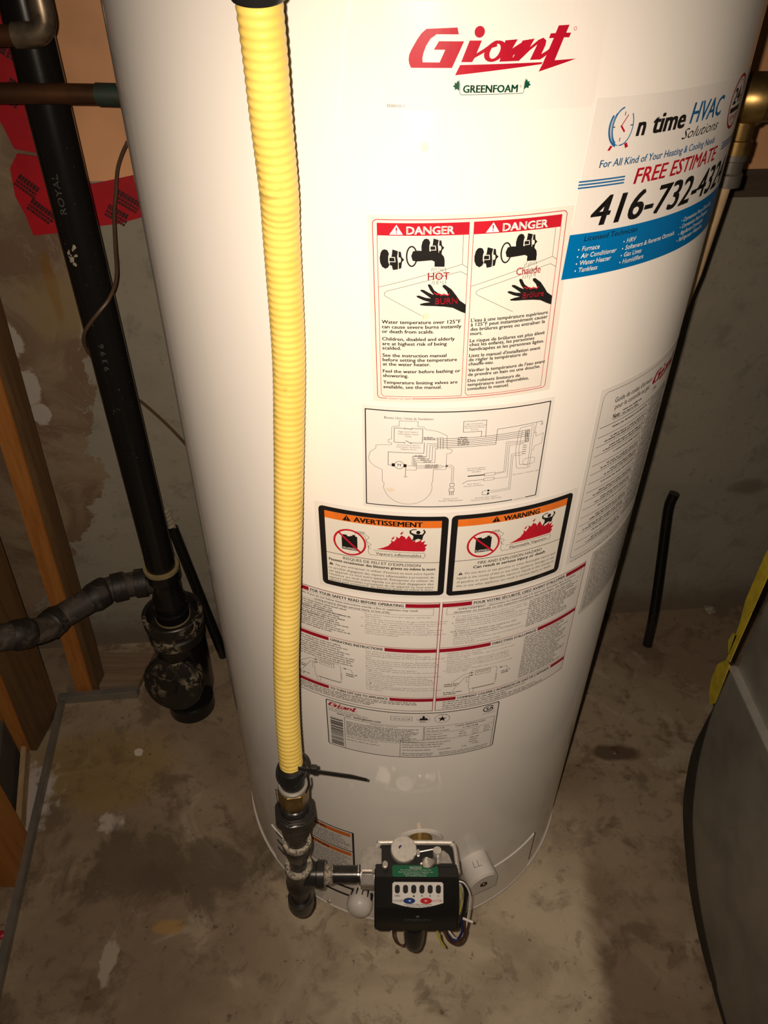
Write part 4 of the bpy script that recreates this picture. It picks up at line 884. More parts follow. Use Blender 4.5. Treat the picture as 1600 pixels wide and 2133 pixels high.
MB().prism([(0.066, 0.452, 0.319), (0.090, 0.452, 0.319), (0.084, 0.470, 0.319), (0.077, 0.476, 0.319), (0.070, 0.468, 0.319)], (0, 0, 0.006)).build('casting_rib', M['alu'], gc, bevel=0.001)
MB().box((0.0035, 0.4535, 0.322), (0.0065, 0.009, 0.022)).build('casting_tab', M['alu'], gc, bevel=0.0015)
boss = MB().lathe(V(-0.027, 0.455, 0.302), (1, 0, 0), [(0, 0.0175), (0.017, 0.0175), (0.017, 0.0190), (0.024, 0.0190)], 8, a0=math.pi / 8).build('inlet_boss', M['alu'], gc, bevel=0.001)
MB().box((-0.014, 0.464, 0.314), (0.026, 0.032, 0.022)).build('inlet_block', M['alu'], gc, bevel=0.002)
# black cover: side profile swept across
T0, T1, T1b, T2, T3 = (0.4580, 0.3250), (0.4365, 0.3325), (0.4340, 0.3295), (0.4115, 0.3075), (0.3995, 0.2755)
pf = [T0, T1, T1b, T2, T3, (0.402, 0.2700), (0.412, 0.2670), (0.4555, 0.2600)]
xs = [(-0.0095, 0.9), (-0.0065, 1.0), (0.091, 1.0), (0.094, 0.9)]
mb = MB(); vs = []; k = len(pf); ym = 0.4555; zm = 0.293
for x, s in xs:
    for y, z in pf: vs.append((x, ym - (ym - y) * (0.96 if s < 1 else 1.0), zm + (z - zm) * (0.96 if s < 1 else 1.0)))
fs = []
for i in range(3):
    for j in range(k): fs.append((i * k + j, i * k + (j + 1) % k, (i + 1) * k + (j + 1) % k, (i + 1) * k + j))
fs.append(tuple(range(k - 1, -1, -1))); fs.append(tuple(3 * k + j for j in range(k))); mb.add(vs, fs)
cover = mb.build('cover', M['black'], gc, bevel=0.0012)
MB().box((0.080, 0.4555, 0.3255), (0.020, 0.004, 0.004)).build('cover_clip', M['black'], gc, bevel=0.0008)
def face_frame(a, b, x0, s0):
    """top-left of a sloping cover face between profile points a (upper) and b (lower)"""
    d = Vector((0, b[0] - a[0], b[1] - a[1])); ey = d.normalized(); return V(x0, a[0], a[1]) + ey * s0, ey
o_, ey = face_frame(T0, T1, 0.0125, 0.0030)
L = Label(); L.rrect(0, 0, 56.5, 18.5, 3, 'green_label', 0); tw = [('NOTICE', 5.0, 2.7, 1.05), ('For proper initial startup, the', 8.6, 2.0, 1.1), ('desired temperature must be set.', 11.8, 2.0, 1.1), ('Factory setting is 70°F.', 14.8, 2.0, 1.1), ('See owners manual.', 17.6, 2.0, 1.1)]
for t, y, h, hs in tw: L.text(t, 29, y, h, 'white_ink', align='C', bold=0.02, hs=hs)
L.line([(22, 5.7), (36, 5.7)], 0.35, 'white_ink', 2)
nl = L.build('notice_label', on_plane(o_, (1, 0, 0), ey), cover, cut=0, label='green notice sticker with white lettering')
o_, ey = face_frame(T1b, T2, 0.0125, 0.0010)
L = Label(); W = 62.0
L.poly([(2, 0), (W - 2, 0), (W, 2), (W, 24)] + [(W - W * k / 12, 24 + 5.6 * math.sin(math.pi * k / 12)) for k in range(1, 12)] + [(0, 24), (0, 2)], 'panel_white', 0)
for kx, t in enumerate(('VAC', '', '▲', 'A', 'B', 'C')):
    cx = 6.0 + kx * 10.0; L.rrect(cx - 3.1, 3.2, cx + 3.1, 13.2, 3.0, 'dark', 1)
    if t == '▲': L.poly([(cx - 1.5, 17), (cx + 1.5, 17), (cx, 14.6)], 'ink', 2)
    elif t: L.text(t, cx, 17.0, 2.4, 'ink', align='C', bold=0.02)
L.ell(20.5, 21.6, 7.2, 3.5, 'ink', 1); L.ell(20.5, 21.6, 6.6, 3.0, 'btn_blue', 2); L.poly([(19.4, 21.6), (22, 20.4), (22, 22.8)], 'white_ink', 3)
L.ell(41.0, 21.6, 7.2, 3.5, 'danger', 1); L.ell(41.0, 21.6, 6.6, 3.0, 'btn_red', 2); L.loop([(39.8, 20.4), (42.4, 21.6), (39.8, 22.8)], 0.4, 'white_ink', 3)
L.text('COOLER', 0.8, 22.8, 2.6, 'ink', x1=12.6); L.text('HOTTER', 48.6, 22.8, 2.6, 'danger', x1=60.6)
L.text('SCALDING RISK INCREASES', 14, 26.6, 1.5, 'ink', x1=48, bold=0.01); L.text('WITH HOTTER WATER', 17, 28.8, 1.5, 'ink', x1=45, bold=0.01)
L.build('keypad', on_plane(o_, (1, 0, 0), ey, 0.0003), cover, cut=0, label='pale keypad with blue and red buttons')
o_, ey = face_frame(T2, T3, 0.028, 0.010)
L = Label(); L.text('EMERSON', 0, 9.0, 3.6, 'logo_grey', x1=31, bold=0.02); L.ell(15.5, 2.2, 2.6, 1.2, 'logo_grey', 1, 12); L.ell(15.5, 2.2, 1.0, 2.0, 'logo_grey', 2, 10)
L.build('maker_mark', on_plane(o_, (1, 0, 0), ey, 0.0003), cover, cut=0)
def wire(pts, r, m, name='wire'): return MB().tube(spline(pts, 7), r, 8).build(name, M[m], gc)
wire([(0.092, 0.438, 0.322), (0.101, 0.436, 0.320), (0.1085, 0.430, 0.305), (0.1085, 0.423, 0.285), (0.107, 0.416, 0.262), (0.104, 0.409, 0.248), (0.097, 0.405, 0.240), (0.090, 0.405, 0.245), (0.080, 0.415, 0.252)], 0.0011, 'w_white')
wire([(0.092, 0.440, 0.318), (0.100, 0.439, 0.315), (0.1045, 0.434, 0.300), (0.1040, 0.428, 0.280), (0.1015, 0.420, 0.262), (0.098, 0.415, 0.252), (0.086, 0.420, 0.255)], 0.0026, 'rubber')
wire([(0.092, 0.441, 0.314), (0.0965, 0.440, 0.308), (0.0995, 0.434, 0.290), (0.0985, 0.426, 0.270), (0.091, 0.416, 0.257), (0.080, 0.417, 0.262)], 0.0011, 'w_yel')
wire([(0.103, 0.414, 0.268), (0.1045, 0.408, 0.250), (0.100, 0.402, 0.238), (0.092, 0.400, 0.236), (0.084, 0.402, 0.243), (0.078, 0.410, 0.250)], 0.0018, 'w_brown')
wire([(0.101, 0.416, 0.266), (0.101, 0.409, 0.250), (0.096, 0.404, 0.241), (0.088, 0.403, 0.240), (0.081, 0.407, 0.247)], 0.0018, 'w_blue')
wire([(0.068, 0.412, 0.262), (0.071, 0.405, 0.246), (0.077, 0.401, 0.234), (0.080, 0.399, 0.229), (0.075, 0.401, 0.236), (0.072, 0.407, 0.248)], 0.0011, 'w_yel')
wire([(0.016, 0.415, 0.262), (0.014, 0.408, 0.248), (0.018, 0.402, 0.236), (0.026, 0.400, 0.231), (0.034, 0.402, 0.236)], 0.0013, 'w_brown')
wire([(0.014, 0.417, 0.262), (0.012, 0.410, 0.250), (0.011, 0.406, 0.243)], 0.0009, 'w_white')
MB().lathe(V(0.0405, 0.412, 0.264), (0.0, -0.22, -1), [(0, 0.0135), (0.012, 0.0135), (0.030, 0.0125), (0.040, 0.0105), (0.046, 0.006), (0.047, 0)], 24).build('cable_plug', M['rubber'], gc)
MB().tube([(0.101, 0.4165, 0.270), (0.1135, 0.4125, 0.268)], 0.0016, 8).build('wire_tie', M['w_white'], gc)
MB().box((0.0965, 0.4405, 0.293), (0.010, 0.004, 0.040)).build('side_bracket', M['white_plastic'], gc, bevel=0.0008)

# ------------------------------------------------------------------ black iron gas piping
gp = thing('gas_pipe_assembly', (-0.104, 0.455, 0.19), 'black iron drip leg with union and tee beside the gas control', 'gas pipe')
ax = V(-0.0095, 0, -0.30).normalized(); P0 = V(-0.0985, 0.455, 0.505)
def at_z(z): return P0 + ax * ((P0.z - z) / -ax.z)
def coll(name, z0, prof, mat, n=32, a0=0.0, bevel=0.0): return MB().lathe(at_z(z0), ax, prof, n, a0).build(name, M[mat], gp, bevel=bevel)
coll('union', 0.470, [(0, 0.014), (0.004, 0.0180), (0.012, 0.0182), (0.014, 0.0235), (0.030, 0.0242), (0.034, 0.0230), (0.036, 0.0195), (0.052, 0.0180), (0.060, 0.0170), (0.066, 0.0165), (0.068, 0.0115)], 'iron', 8, 0.2, 0.0015)
coll('nipple', 0.408, [(0, 0.0134), (0.030, 0.0134)], 'iron')
cpl = coll('coupling', 0.386, [(0, 0.0125), (0.001, 0.0172), (0.012, 0.0176), (0.020, 0.0160), (0.026, 0.0150), (0.034, 0.0135)], 'iron')
MB().lathe(at_z(0.3895), ax, [(0, 0.0135), (0.001, 0.0172), (0.006, 0.0177), (0.008, 0.0174)], 32).build('thread_sealant', M['dope'], cpl)
coll('nipple', 0.362, [(0, 0.0112), (0.044, 0.0112)], 'iron')
tee = coll('tee', 0.326, [(0, 0.0135), (0.001, 0.0172), (0.008, 0.0174), (0.014, 0.0160), (0.036, 0.0160), (0.042, 0.0174), (0.050, 0.0170), (0.051, 0.0110)], 'iron')
tb = at_z(0.302)
MB().lathe(tb, (1, 0, 0), [(0.008, 0.0150), (0.022, 0.0150), (0.023, 0.0172), (0.032, 0.0172), (0.033, 0.0120)], 32).build('branch_hub', M['iron'], tee)
MB().lathe(at_z(0.3275), ax, [(0, 0.0125), (0.001, 0.0168), (0.004, 0.0176), (0.006, 0.0174)], 32).build('thread_sealant', M['dope'], tee)
MB().lathe(tb, (1, 0, 0), [(0.0325, 0.0155), (0.034, 0.0125), (0.036, 0.0122), (0.0375, 0.0126), (0.039, 0.0120), (0.041, 0.0124), (0.043, 0.0110)], 32).build('thread_sealant', M['dope'], tee)
MB().lathe(tb, (1, 0, 0), [(0.030, 0.0108), (0.0775, 0.0108)], 32).build('nipple', M['iron'], gp)
MB().lathe(tb, (1, 0, 0), [(0.0735, 0.0112), (0.0742, 0.0122), (0.0762, 0.0122), (0.077, 0.0112)], 32).build('lock_ring', M['chrome'], gp)
coll('nipple', 0.278, [(0, 0.0122), (0.036, 0.0122)], 'iron')
coll('pipe_cap', 0.243, [(0, 0.0125), (0.001, 0.0170), (0.020, 0.0172), (0.030, 0.0150), (0.034, 0.0085), (0.035, 0)], 'iron', 24)

# ------------------------------------------------------------------ yellow flexible hose
hose = thing('flexible_gas_hose', (-0.1, 0.46, 0.48), 'yellow corrugated flexible gas hose hanging down the front of the heater', 'hose')
hp = [(-0.0678, 0.478, 1.2155), (-0.0680, 0.486, 1.186), (-0.0686, 0.494, 1.155), (-0.069, 0.506, 1.109), (-0.071, 0.515, 1.075), (-0.074, 0.524, 0.985), (-0.079, 0.524, 0.915), (-0.084, 0.52, 0.848), (-0.090, 0.510, 0.766), (-0.096, 0.497, 0.687), (-0.098, 0.49, 0.652), (-0.1, 0.478, 0.589), (-0.0995, 0.4635, 0.5215)]
cl = spline(hp, 24)
# resample evenly, five rings to each corrugation
seg = [0.0]
for a, b in zip(cl, cl[1:]): seg.append(seg[-1] + (b - a).length)
LEN = seg[-1]; pitch = 0.0053; N = int(LEN / pitch * 6); pts = []; rr = []; j = 0
for k in range(N + 1):
    s_ = LEN * k / N
    while j < len(seg) - 2 and seg[j + 1] < s_: j += 1
    t = (s_ - seg[j]) / max(seg[j + 1] - seg[j], 1e-9); pts.append(cl[j].lerp(cl[j + 1], t))
    rr.append(0.01275 + 0.00024 * math.cos(2 * math.pi * s_ / pitch))
MB().tube(pts, rr, 36).build('corrugated_jacket', M['yellow'], hose, sharp=80)
d0 = (cl[0] - cl[3]).normalized()
MB().lathe(cl[0] - d0 * 0.001, d0, [(0, 0.0148), (0.001, 0.0152), (0.10, 0.0152), (0.101, 0.014)], 32).build('end_sleeve', M['rubber'], hose)
d1 = V(-0.0095, 0, -0.30).normalized(); e1 = V(-0.0985, 0.4595, 0.528)
MB().lathe(V(-0.0990, 0.460, 0.530), V(0.01, -0.13, -1), [(0, 0.0126), (0.001, 0.0142), (0.022, 0.0140), (0.030, 0.0132)], 32).build('end_sleeve', M['rubber'], hose)
MB().lathe(V(-0.0985, 0.4555, 0.503), d1, [(0, 0.014), (0.001, 0.0172), (0.008, 0.0178), (0.030, 0.0176), (0.033, 0.0155)], 6, 0.35).build('brass_nut', M['brass'], hose, bevel=0.0012)
MB().lathe(V(-0.0985, 0.456, 0.507), d1, [(0, 0.0137), (0.001, 0.0160), (0.004, 0.0165), (0.006, 0.0150)], 32).build('nut_collar', M['steel_grey'], hose)

tie = thing('cable_tie', (-0.09, 0.46, 0.52), 'black cable tie looped round the foot of the yellow hose', 'cable tie')
ring = [(-0.0985 + 0.0168 * math.cos(a), 0.4620 + 0.0160 * math.sin(a), 0.5235 + 0.006 * math.cos(a) + 0.008 * math.sin(a)) for a in [2 * math.pi * k / 28 for k in range(29)]]
MB().tube(ring, 0.0018, 8).build('loop', M['rubber'], tie)
MB().box((-0.0735, 0.4515, 0.5395), (0.0075, 0.006, 0.012), Matrix.Rotation(0.15, 3, 'Y')).build('head', M['rubber'], tie, bevel=0.001)
tl = [(-0.090, 0.452, 0.5410), (-0.0735, 0.4505, 0.5385), (-0.045, 0.4495, 0.5330), (-0.033, 0.4495, 0.5300)]
mb = MB(); vs = []; wd = [0.0026, 0.0026, 0.0026, 0.0026]
P = tl + [(-0.0165, 0.450, 0.523)]; wd.append(0.0016)
for (x, y, z), w in zip(P, wd): vs += [(x, y - 0.0007, z - w), (x, y - 0.0007, z + w), (x, y + 0.0007, z + w), (x, y + 0.0007, z - w)]
fs = [(0, 1, 2, 3), (19, 18, 17, 16)]
for i in range(4):
    for j in range(4): fs.append((4 * i + j, 4 * i + (j + 1) % 4, 4 * i + 4 + (j + 1) % 4, 4 * i + 4 + j))
mb.add(vs, fs).build('tail', M['rubber'], tie)
MB().tube(spline([(-0.079, 0.447, 0.533), (-0.079, 0.446, 0.520), (-0.083, 0.445, 0.506)], 6), 0.0011, 8).build('loop_end', M['rubber'], tie)

# ------------------------------------------------------------------ relief valve behind the right flank
rv = thing('relief_valve', (0.365, 0.85, 0.9), 'brass relief valve behind the right flank of the heater', 'valve')
MB().tube([(0.3085, 0.863, 1.109), (0.36, 0.85, 1.109)], 0.0105, 20).build('inlet_nipple', M['brass'], rv)
MB().lathe(V(0.345, 0.852, 1.108), (1, -0.12, 0.02), [(0, 0.013), (0.001, 0.020), (0.012, 0.021), (0.016, 0.024), (0.034, 0.0245), (0.037, 0.021), (0.060, 0.020)], 28).build('body', M['brass'], rv, bevel=0.0008)
MB().lathe(V(0.366, 0.85, 1.098), (0, 0, -1), [(0, 0.014), (0.026, 0.0135), (0.027, 0.0155), (0.040, 0.0155)], 24).build('outlet', M['brass'], rv)
MB().lathe(V(0.366, 0.85, 1.062), (0, 0, -1), [(0, 0.0125), (0.003, 0.0150), (0.010, 0.0150), (0.011, 0.0132), (0.022, 0.0132), (0.024, 0.0152), (0.036, 0.0152), (0.037, 0.012)], 24).build('adapter', M['grey_pipe'], rv)
MB().tube([(0.3625, 0.85, 1.030), (0.3560, 0.85, 0.93), (0.335, 0.85, 0.78)], 0.0105, 20).build('discharge_pipe', M['pvc'], rv)

# ------------------------------------------------------------------ copper lines, drain stack, cable
cu = thing('copper_elbow_line', (-0.40, 0.95, 1.14), 'dull copper water line turning up through a soldered elbow', 'copper pipe')
MB().tube([(-0.56, 0.95, 1.1475), (-0.395, 0.95, 1.1495)], 0.0105, 24).build('pipe', M['copper'], cu)
ep = [(-0.402, 0.95, 1.1495), (-0.388, 0.95, 1.150)] + [(-0.384 + 0.018 * math.sin(t), 0.95, 1.168 - 0.018 * math.cos(t)) for t in [math.pi / 2 * k / 8 for k in range(9)]] + [(-0.366, 0.95, 1.186)]
MB().tube(ep, 0.0128, 24).build('elbow', M['solder'], cu)
MB().tube([(-0.366, 0.95, 1.182), (-0.364, 0.95, 1.5)], 0.0105, 24).build('pipe', M['copper'], cu)
cu2 = thing('copper_cross_line', (-0.38, 0.95, 1.08), 'dull copper water line running straight to the heater, green at its end', 'copper pipe')
MB().tube([(-0.56, 0.95, 1.0955), (-0.318, 0.95, 1.0935)], 0.0108, 24).build('pipe', M['copper'], cu2)
MB().tube([(-0.326, 0.95, 1.0935), (-0.300, 0.95, 1.093), (-0.275, 0.95, 1.093), (-0.262, 0.95, 1.085), (-0.258, 0.95, 1.07), (-0.258, 0.95, 0.98)], 0.0119, 24).build('fitting', M['verdigris'], cu2)

ds = thing('drain_stack', (-0.405, 1.0, FZ), 'black plastic drain stack standing in a splattered cleanout hub', 'drain pipe')
SX, SY = -0.405, 1.0; S = lambda z: V(SX, SY, z)
dp = MB().lathe(S(0.22), (0, 0, 1), [(0, 0.0262), (1.4, 0.0262)], 48).build('pipe', M['abs'], ds)
L = Label(); L.text('ROYAL', 0, 2, 8.0, 'grey_ink', x1=48, lay=0)
L.build('pipe_lettering', on_pipe(SX, SY, 0.0262, -2, 0.955), dp, cut=0)
L = Label(); L.text('9 3 9 6', 0, 2, 7.0, 'grey_ink', x1=42, lay=0)
L.build('pipe_lettering', on_pipe(SX, SY, 0.0262, 8, 0.735), dp, cut=0)
MB().lathe(S(0.322), (0, 0, 1), [(0, 0.0262), (0.0, 0.0315), (0.007, 0.0318), (0.008, 0.0262)], 48).build('solvent_ring', M['cement'], ds)
MB().lathe(S(0.236), (0, 0, 1), [(0, 0.0290), (0.016, 0.0300), (0.022, 0.0275), (0.060, 0.0275), (0.066, 0.0312), (0.088, 0.0312)], 48).build('tee', M['abs'], ds)
MB().lathe(S(0.196), (0, 0, 1), [(0, 0.030), (0.002, 0.0318), (0.024, 0.0318), (0.026, 0.0285), (0.042, 0.0285)], 48).build('reducer', M['abs'], ds)
MB().lathe(S(0.198), (0, 0, 1), [(0, 0.0320), (0.0, 0.0328), (0.004, 0.0328), (0.004, 0.0320)], 48, closed=True).build('solvent_ring', M['cement'], ds)
MB().lathe(S(0.150), (0, 0, 1), [(0, 0.047), (0.0, 0.0535), (0.020, 0.0545), (0.024, 0.0515), (0.034, 0.0520), (0.040, 0.0565), (0.062, 0.0570), (0.064, 0.0550), (0.063, 0.0490), (0.050, 0.0465), (0.032, 0.0460), (0.030, 0.0)], 56).build('hub', M['abs_dirty'], ds)
MB().lathe(S(FZ), (0, 0, 1), [(0, 0.047), (0.02, 0.0505), (0.165, 0.0505), (0.172, 0.052)], 56).build('cleanout_body', M['abs'], ds)
# round collar and plug facing the room
pd = V(-0.12, -0.90, 0.34).normalized(); pc = V(SX - 0.006, 0.965, 0.062)
pl = MB().lathe(pc, pd, [(-0.02, 0.046), (0.0, 0.057), (0.020, 0.0605), (0.026, 0.0600), (0.027, 0.0565), (0.031, 0.0555), (0.033, 0.051), (0.0335, 0)], 56).build('cleanout_plug', M['abs_dirty'], ds)
MB().lathe(pc, pd, [(0.030, 0.020), (0.034, 0.0195), (0.042, 0.0175), (0.0425, 0)], 4, 0.5).build('plug_nut', M['abs_dirty'], pl, bevel=0.002)
MB().lathe(V(SX + 0.012, 0.958, FZ), (0, 0, 1), [(0, 0.046), (0.028, 0.0455), (0.032, 0.042)], 40).build('floor_collar', M['abs'], ds)
br = [(-0.415, 1.0, 0.292), (-0.457, 0.99, 0.294), (-0.499, 0.970, 0.298), (-0.520, 0.950, 0.297), (-0.5677, 0.90, 0.2938), (-0.5775, 0.875, 0.298), (-0.593, 0.850, 0.3138), (-0.6225, 0.82, 0.3346), (-0.6556, 0.80, 0.3484), (-0.76, 0.74, 0.39)]
brs = spline(br, 6)
MB().tube(brs, 0.0222, 28).build('branch_pipe', M['abs_grey'], ds)
def band(i, j, r, name):
    a, b = brs[i], brs[j]; d = b - a; MB().lathe(a, d, [(0, r - 0.004), (0.0008, r), (d.length - 0.0008, r), (d.length, r - 0.004)], 32).build(name, M['abs_band'], ds)
band(3, 6, 0.0262, 'coupling'); band(8, 11, 0.0262, 'coupling')
MB().tube(brs[12:20], [0.0225] + [0.0262] * 6 + [0.0225], 28).build('elbow_hub', M['abs_band'], ds)
MB().tube(brs[23:30], [0.0225] + [0.0258] * 5 + [0.0225], 28).build('elbow_hub', M['abs_band'], ds)
MB().tube(brs[35:41], [0.0225] + [0.0258] * 4 + [0.0225], 28).build('elbow_hub', M['abs_band'], ds)
L = Label()
for k in range(26):
    x, y = random.uniform(0, 26), random.uniform(-7, 7); r = random.uniform(1.2, 3.0)
    L.poly([(x + r * random.uniform(0.6, 1.3) * math.cos(t), y + 0.7 * r * random.uniform(0.6, 1.3) * math.sin(t)) for t in [2 * math.pi * q / 7 for q in range(7)]], 'plaster', 0)
L.build('plaster_splash', on_pipe(SX, SY, 0.0262, -12, 0.89, True, 0.0004), dp, cut=0)
bpy.data.objects['plaster_splash']['kind'] = 'stuff'

cb = MB().tube(spline([(-0.30, 1.10, 1.01), (-0.344, 1.102, 1.013), (-0.354, 1.101, 1.007), (-0.370, 1.10, 0.98), (-0.378, 1.095, 0.949), (-0.382, 1.08, 0.923), (-0.379, 1.05, 0.890), (-0.373, 1.012, 0.860), (-0.378, 0.984, 0.842), (-0.391, 0.971, 0.828), (-0.405, 0.9695, 0.814), (-0.420, 0.9735, 0.796), (-0.432, 0.988, 0.772), (-0.437, 1.010, 0.742), (-0.437, 1.035, 0.710), (-0.436, 1.060, 0.680), (-0.432, 1.09, 0.640), (-0.411, 1.110, 0.602), (-0.383, 1.118, 0.558), (-0.364, 1.12, 0.527), (-0.340, 1.122, 0.485), (-0.32, 1.125, 0.44)], 8), 0.0026, 8).build('cable', M['cable'])
tag(cb, 'thin brown cable winding round the black drain stack', 'cable')

# ------------------------------------------------------------------ red tape at the foot of the vapour sheet
def tape(name, pts, label):
    pts = [(x, WY(x) - 0.012, z) for x, z in pts]; e = thing(name, pts[0], label, 'tape', 'red sheathing tape pieces')
    cx = sum(p[0] for p in pts) / len(pts)
    MB().prism(pts, (0, 0.003, 0)).build('strip', M['tape'], e, bevel=0.0006)
    return e
def tape_print(e, spots, ang):
    L = Label()
    for x, z, w in spots:
        for r in range(3):
            c, s = math.cos(ang), math.sin(ang); q = 0.0
            while q < w:
                b = random.uniform(2.0, 4.6); h = (8.0, 4.0, 4.0)[r]; y0 = (0, 9.6, 15)[r]
                L.poly([(x * 1000 + (q + dx) * c - (y0 + dy) * s, -z * 1000 + (q + dx) * s + (y0 + dy) * c) for dx, dy in ((0, 0), (b, 0), (b, h), (0, h))], 'tape_ink', 0); q += b + 0.7
    o = L.build('tape_print', lambda x, y, lay: V(x / 1000, WY(x / 1000) - 0.0124, -y / 1000), e, cut=0)
    o['kind'] = 'stuff'
t1 = tape('sheathing_tape', [(-0.565, 1.24), (-0.458, 1.24), (-0.468, 1.09), (-0.470, 1.05), (-0.466, 0.99), (-0.514, 1.000), (-0.521, 1.03), (-0.545, 1.08), (-0.565, 1.14)], 'red printed tape strip running up beside the black drain stack')
tape_print(t1, [(-0.500, 1.115, 26), (-0.512, 1.060, 30), (-0.505, 1.18, 26)], -0.95)
t2 = tape('sheathing_tape', [(-0.512, 0.994), (-0.462, 0.985), (-0.425, 0.955), (-0.425, 0.893), (-0.470, 0.886), (-0.521, 0.882), (-0.524, 0.91), (-0.531, 0.938), (-0.527, 0.975)], 'wide red printed tape patch left of the black drain stack')
tape_print(t2, [(-0.515, 0.968, 30), (-0.507, 0.935, 34)], 0.75)
t3 = tape('sheathing_tape', [(-0.430, 0.952), (-0.415, 0.953), (-0.355, 0.964), (-0.30, 0.966), (-0.30, 0.905), (-0.355, 0.906), (-0.395, 0.896), (-0.430, 0.893)], 'red printed tape between the black drain stack and the heater')
tape_print(t3, [(-0.385, 0.945, 34), (-0.402, 0.925, 30)], 0.6)

# ------------------------------------------------------------------ stud framing at the left
def stud(name, label, corners, H, lean, mat='stud'):
    """corners: floor outline; leans by (dx, dy) per metre"""
    b = [V(x, y, FZ + 0.001) for x, y in corners]
    return tag(MB().prism(b, (lean[0] * H, lean[1] * H, H)).build(name, M[mat], bevel=0.0015), label, 'stud', 'wall studs')
stud('wood_stud', 'orange pine stud leaning at the wall beside the drain stack', [(-0.640, 0.985), (-0.606, 0.982), (-0.603, 1.022), (-0.637, 1.025)], 1.2, (0.01, 0.075))
stud('wood_stud', 'orange pine stud behind the drain branch at the left edge', [(-0.722, 0.845), (-0.686, 0.843), (-0.678, 0.935), (-0.714, 0.938)], 1.2, (0.02, 0.05))
stud('wood_stud', 'nearest orange pine stud at the lower left edge', [(-0.655, 0.585), (-0.606, 0.585), (-0.622, 0.675), (-0.670, 0.675)], 0.9, (0.0, 0.0))
stud('side_board', 'dark brown board fixed to the right of the leaning pine stud', [(-0.6055, 0.986), (-0.594, 0.985), (-0.590, 1.022), (-0.6015, 1.023)], 1.2, (0.01, 0.075), 'stud_dark')
stud('side_board', 'dark brown board fixed to the right of the stud behind the drain branch', [(-0.6855, 0.847), (-0.672, 0.846), (-0.663, 0.945), (-0.6765, 0.946)], 1.2, (0.02, 0.05), 'stud_dark')
pt = struct(MB().prism([(-0.660, 0.986, FZ), (-0.512, 0.998, FZ), (-0.500, 1.085, FZ), (-0.66, 1.085, FZ)], (0, 0, 0.016)).build('trim_3', M['plate'], bevel=0.001))
struct(MB().prism([(-0.668, 0.957, FZ), (-0.510, 0.975, FZ), (-0.508, 0.990, FZ), (-0.668, 0.972, FZ)], (0, 0, 0.020)).build('trim_4', M['galv'], bevel=0.0012))
struct(MB().prism([(-0.668, 0.972, FZ), (-0.656, 0.960, FZ), (-0.560, 0.36, FZ), (-0.50, -0.1, FZ), (-0.515, -0.1, FZ), (-0.572, 0.36, FZ)], (0, 0, 0.018)).build('trim_5', M['galv'], bevel=0.0012))
tag(MB().prism([(-0.645, 0.690, FZ), (-0.635, 0.690, FZ), (-0.682, 0.838, FZ), (-0.692, 0.838, FZ)], (0, 0, 0.03)).build('wood_batten', M['plank'], bevel=0.001), 'thin pale wood batten lying on the floor between the studs', 'batten')
tag(MB().prism([(-0.70, 0.682, FZ), (-0.652, 0.690, FZ), (-0.700, 0.838, FZ), (-0.75, 0.838, FZ)], (0, 0, 0.11)).build('board_offcut', M['panel'], bevel=0.001), 'dark board offcut standing left of the pale batten', 'board')

# ------------------------------------------------------------------ loose tubes
rod = thing('black_rod', (-0.354, 1.095, FZ), 'thin black rod leaning behind the drain stack with rope at its top', 'rod')
MB().tube([(-0.352, 1.090, FZ), (-0.408, 1.108, 0.33)], [0.0105, 0.0105], 20).build('tube', M['abs'], rod)
rp = [(-0.409 - 0.006 * k / 36 + 0.0062 * math.cos(k * 0.9), 1.106 + 0.0062 * math.sin(k * 0.9), 0.330 + 0.0013 * k) for k in range(36)]
MB().tube(rp, 0.0030, 8).build('rope', M['rope'], rod)
bt = thing('black_tube', (0.593, 1.125, FZ), 'short black plastic tube leaning on the wall right of the heater', 'tube')
MB().tube(spline([(0.592, 1.127, FZ), (0.592, 1.145, 0.07), (0.588, 1.175, 0.19), (0.582, 1.192, 0.28), (0.580, 1.198, 0.322), (0.584, 1.200, 0.350)], 8), 0.0105, 20).build('wall_of_tube', M['abs'], bt)

# ------------------------------------------------------------------ sheet metal return duct
du = thing('return_air_elbow', (0.7, 0.45, FZ), 'grey sheet metal duct elbow with a curved back at the right edge', 'duct')
XC = 0.490
curve = [(0.688, 0.417), (0.688, 0.344), (0.680, 0.280), (0.6645, 0.216), (0.632, 0.147), (0.597, 0.110), (0.548, 0.072), (0.491, 0.046), (0.436, 0.032), (0.385, 0.021), (0.10, 0.010)]
wide = [0.0, 0.0, 0.014, 0.030, 0.040, 0.041, 0.038, 0.033, 0.025, 0.014, 0.012]
cs = [(p.x, p.y) for p in spline([(y, z, 0) for y, z in curve], 6)]
outline = cs + [(0.10, 0.418)]
MB().prism([(XC, y, z) for y, z in outline], (0.45, 0, 0)).build('elbow', M['galv'], du)
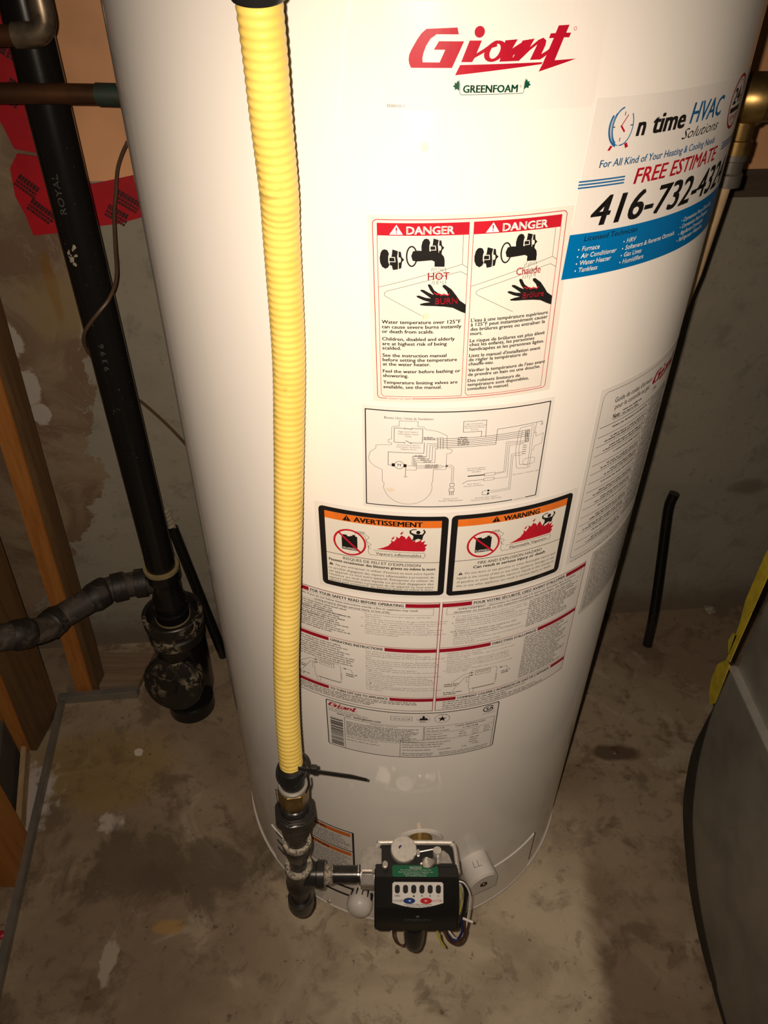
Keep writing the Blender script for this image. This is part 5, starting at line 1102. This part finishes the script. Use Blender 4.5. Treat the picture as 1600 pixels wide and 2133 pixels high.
# dark strip that follows the curved back, widest partway round
mb = MB(); vs = []; n = len(cs)
for i, (y, z) in enumerate(cs):
    a = cs[max(i - 1, 0)]; b = cs[min(i + 1, n - 1)]; ty, tz = b[0] - a[0], b[1] - a[1]; l = math.hypot(ty, tz); ny, nz = -tz / l, ty / l
    q = i / 6.0; k0 = min(int(q), len(wide) - 2); w = wide[k0] + (wide[k0 + 1] - wide[k0]) * (q - k0) + 0.0008
    yo, zo = y + ny * w, max(z + nz * w, FZ + 0.001)
    vs += [(XC - 0.001, y - ny * 0.001, z - nz * 0.001), (XC + 0.0015, yo, zo), (XC + 0.003, yo, zo), (XC + 0.003, y, z)]
fs = []
for i in range(n - 1):
    for j in range(4): fs.append((4 * i + j, 4 * i + (j + 1) % 4, 4 * i + 4 + (j + 1) % 4, 4 * i + 4 + j))
mb.add(vs, fs).build('back_strip', M['strip_dark'], du)
MB().tube([(XC - 0.0006, y, z) for y, z in cs], 0.0007, 6).build('seam_line', M['dark'], du)
MB().box((0.725, 0.385, 1.0), (0.45, 0.61, 1.16)).build('riser', M['galv'], du)
MB().box((XC + 0.004, 0.39, 0.4235), (0.012, 0.606, 0.0022)).build('drive_cleat', M['bright_edge'], du)
yt = thing('yellow_tape', (0.49, 0.69, 0.33), 'torn yellow tape on the back edge of the grey duct', 'tape')
for pl_ in ([(0.6905, 0.66), (0.6905, 0.535), (0.704, 0.500), (0.712, 0.535), (0.712, 0.62), (0.704, 0.66)], [(0.6905, 0.536), (0.6905, 0.435), (0.699, 0.430), (0.704, 0.500)], [(0.699, 0.480), (0.709, 0.475), (0.712, 0.455), (0.699, 0.440)], [(0.688, 0.432), (0.700, 0.428), (0.713, 0.405), (0.713, 0.372), (0.706, 0.350), (0.692, 0.338), (0.684, 0.352), (0.686, 0.39)]):
    MB().prism([(XC - 0.0045, y, z) for y, z in pl_], (0.0015, 0, 0)).build('strip', M['ytape'], yt)

# ------------------------------------------------------------------ bits on the floor
def pebble(name, x, y, r, mat, label, cat, sq=0.6):
    bm = bmesh.new(); bmesh.ops.create_icosphere(bm, subdivisions=2, radius=r)
    for v in bm.verts:
        v.co *= 1 + random.uniform(-0.22, 0.22); v.co.z *= sq
    zb = min(v.co.z for v in bm.verts)
    me = bpy.data.meshes.new(name); bm.to_mesh(me); bm.free(); me.materials.append(M[mat])
    o = bpy.data.objects.new(name, me); COL.objects.link(o); o.location = (x, y, FZ - zb); return tag(o, label, cat)
pebble('concrete_lump', 0.765, 1.232, 0.013, 'scrap', 'pale lump of concrete at the foot of the wall by the duct', 'rubble')
pebble('floor_debris', 0.452, 0.853, 0.009, 'cable', 'dark flake of debris on the floor right of the heater', 'debris', 0.25)
pebble('red_scrap', -0.605, 0.51, 0.007, 'tape', 'small red scrap on the floor at the lower left', 'scrap', 0.4)
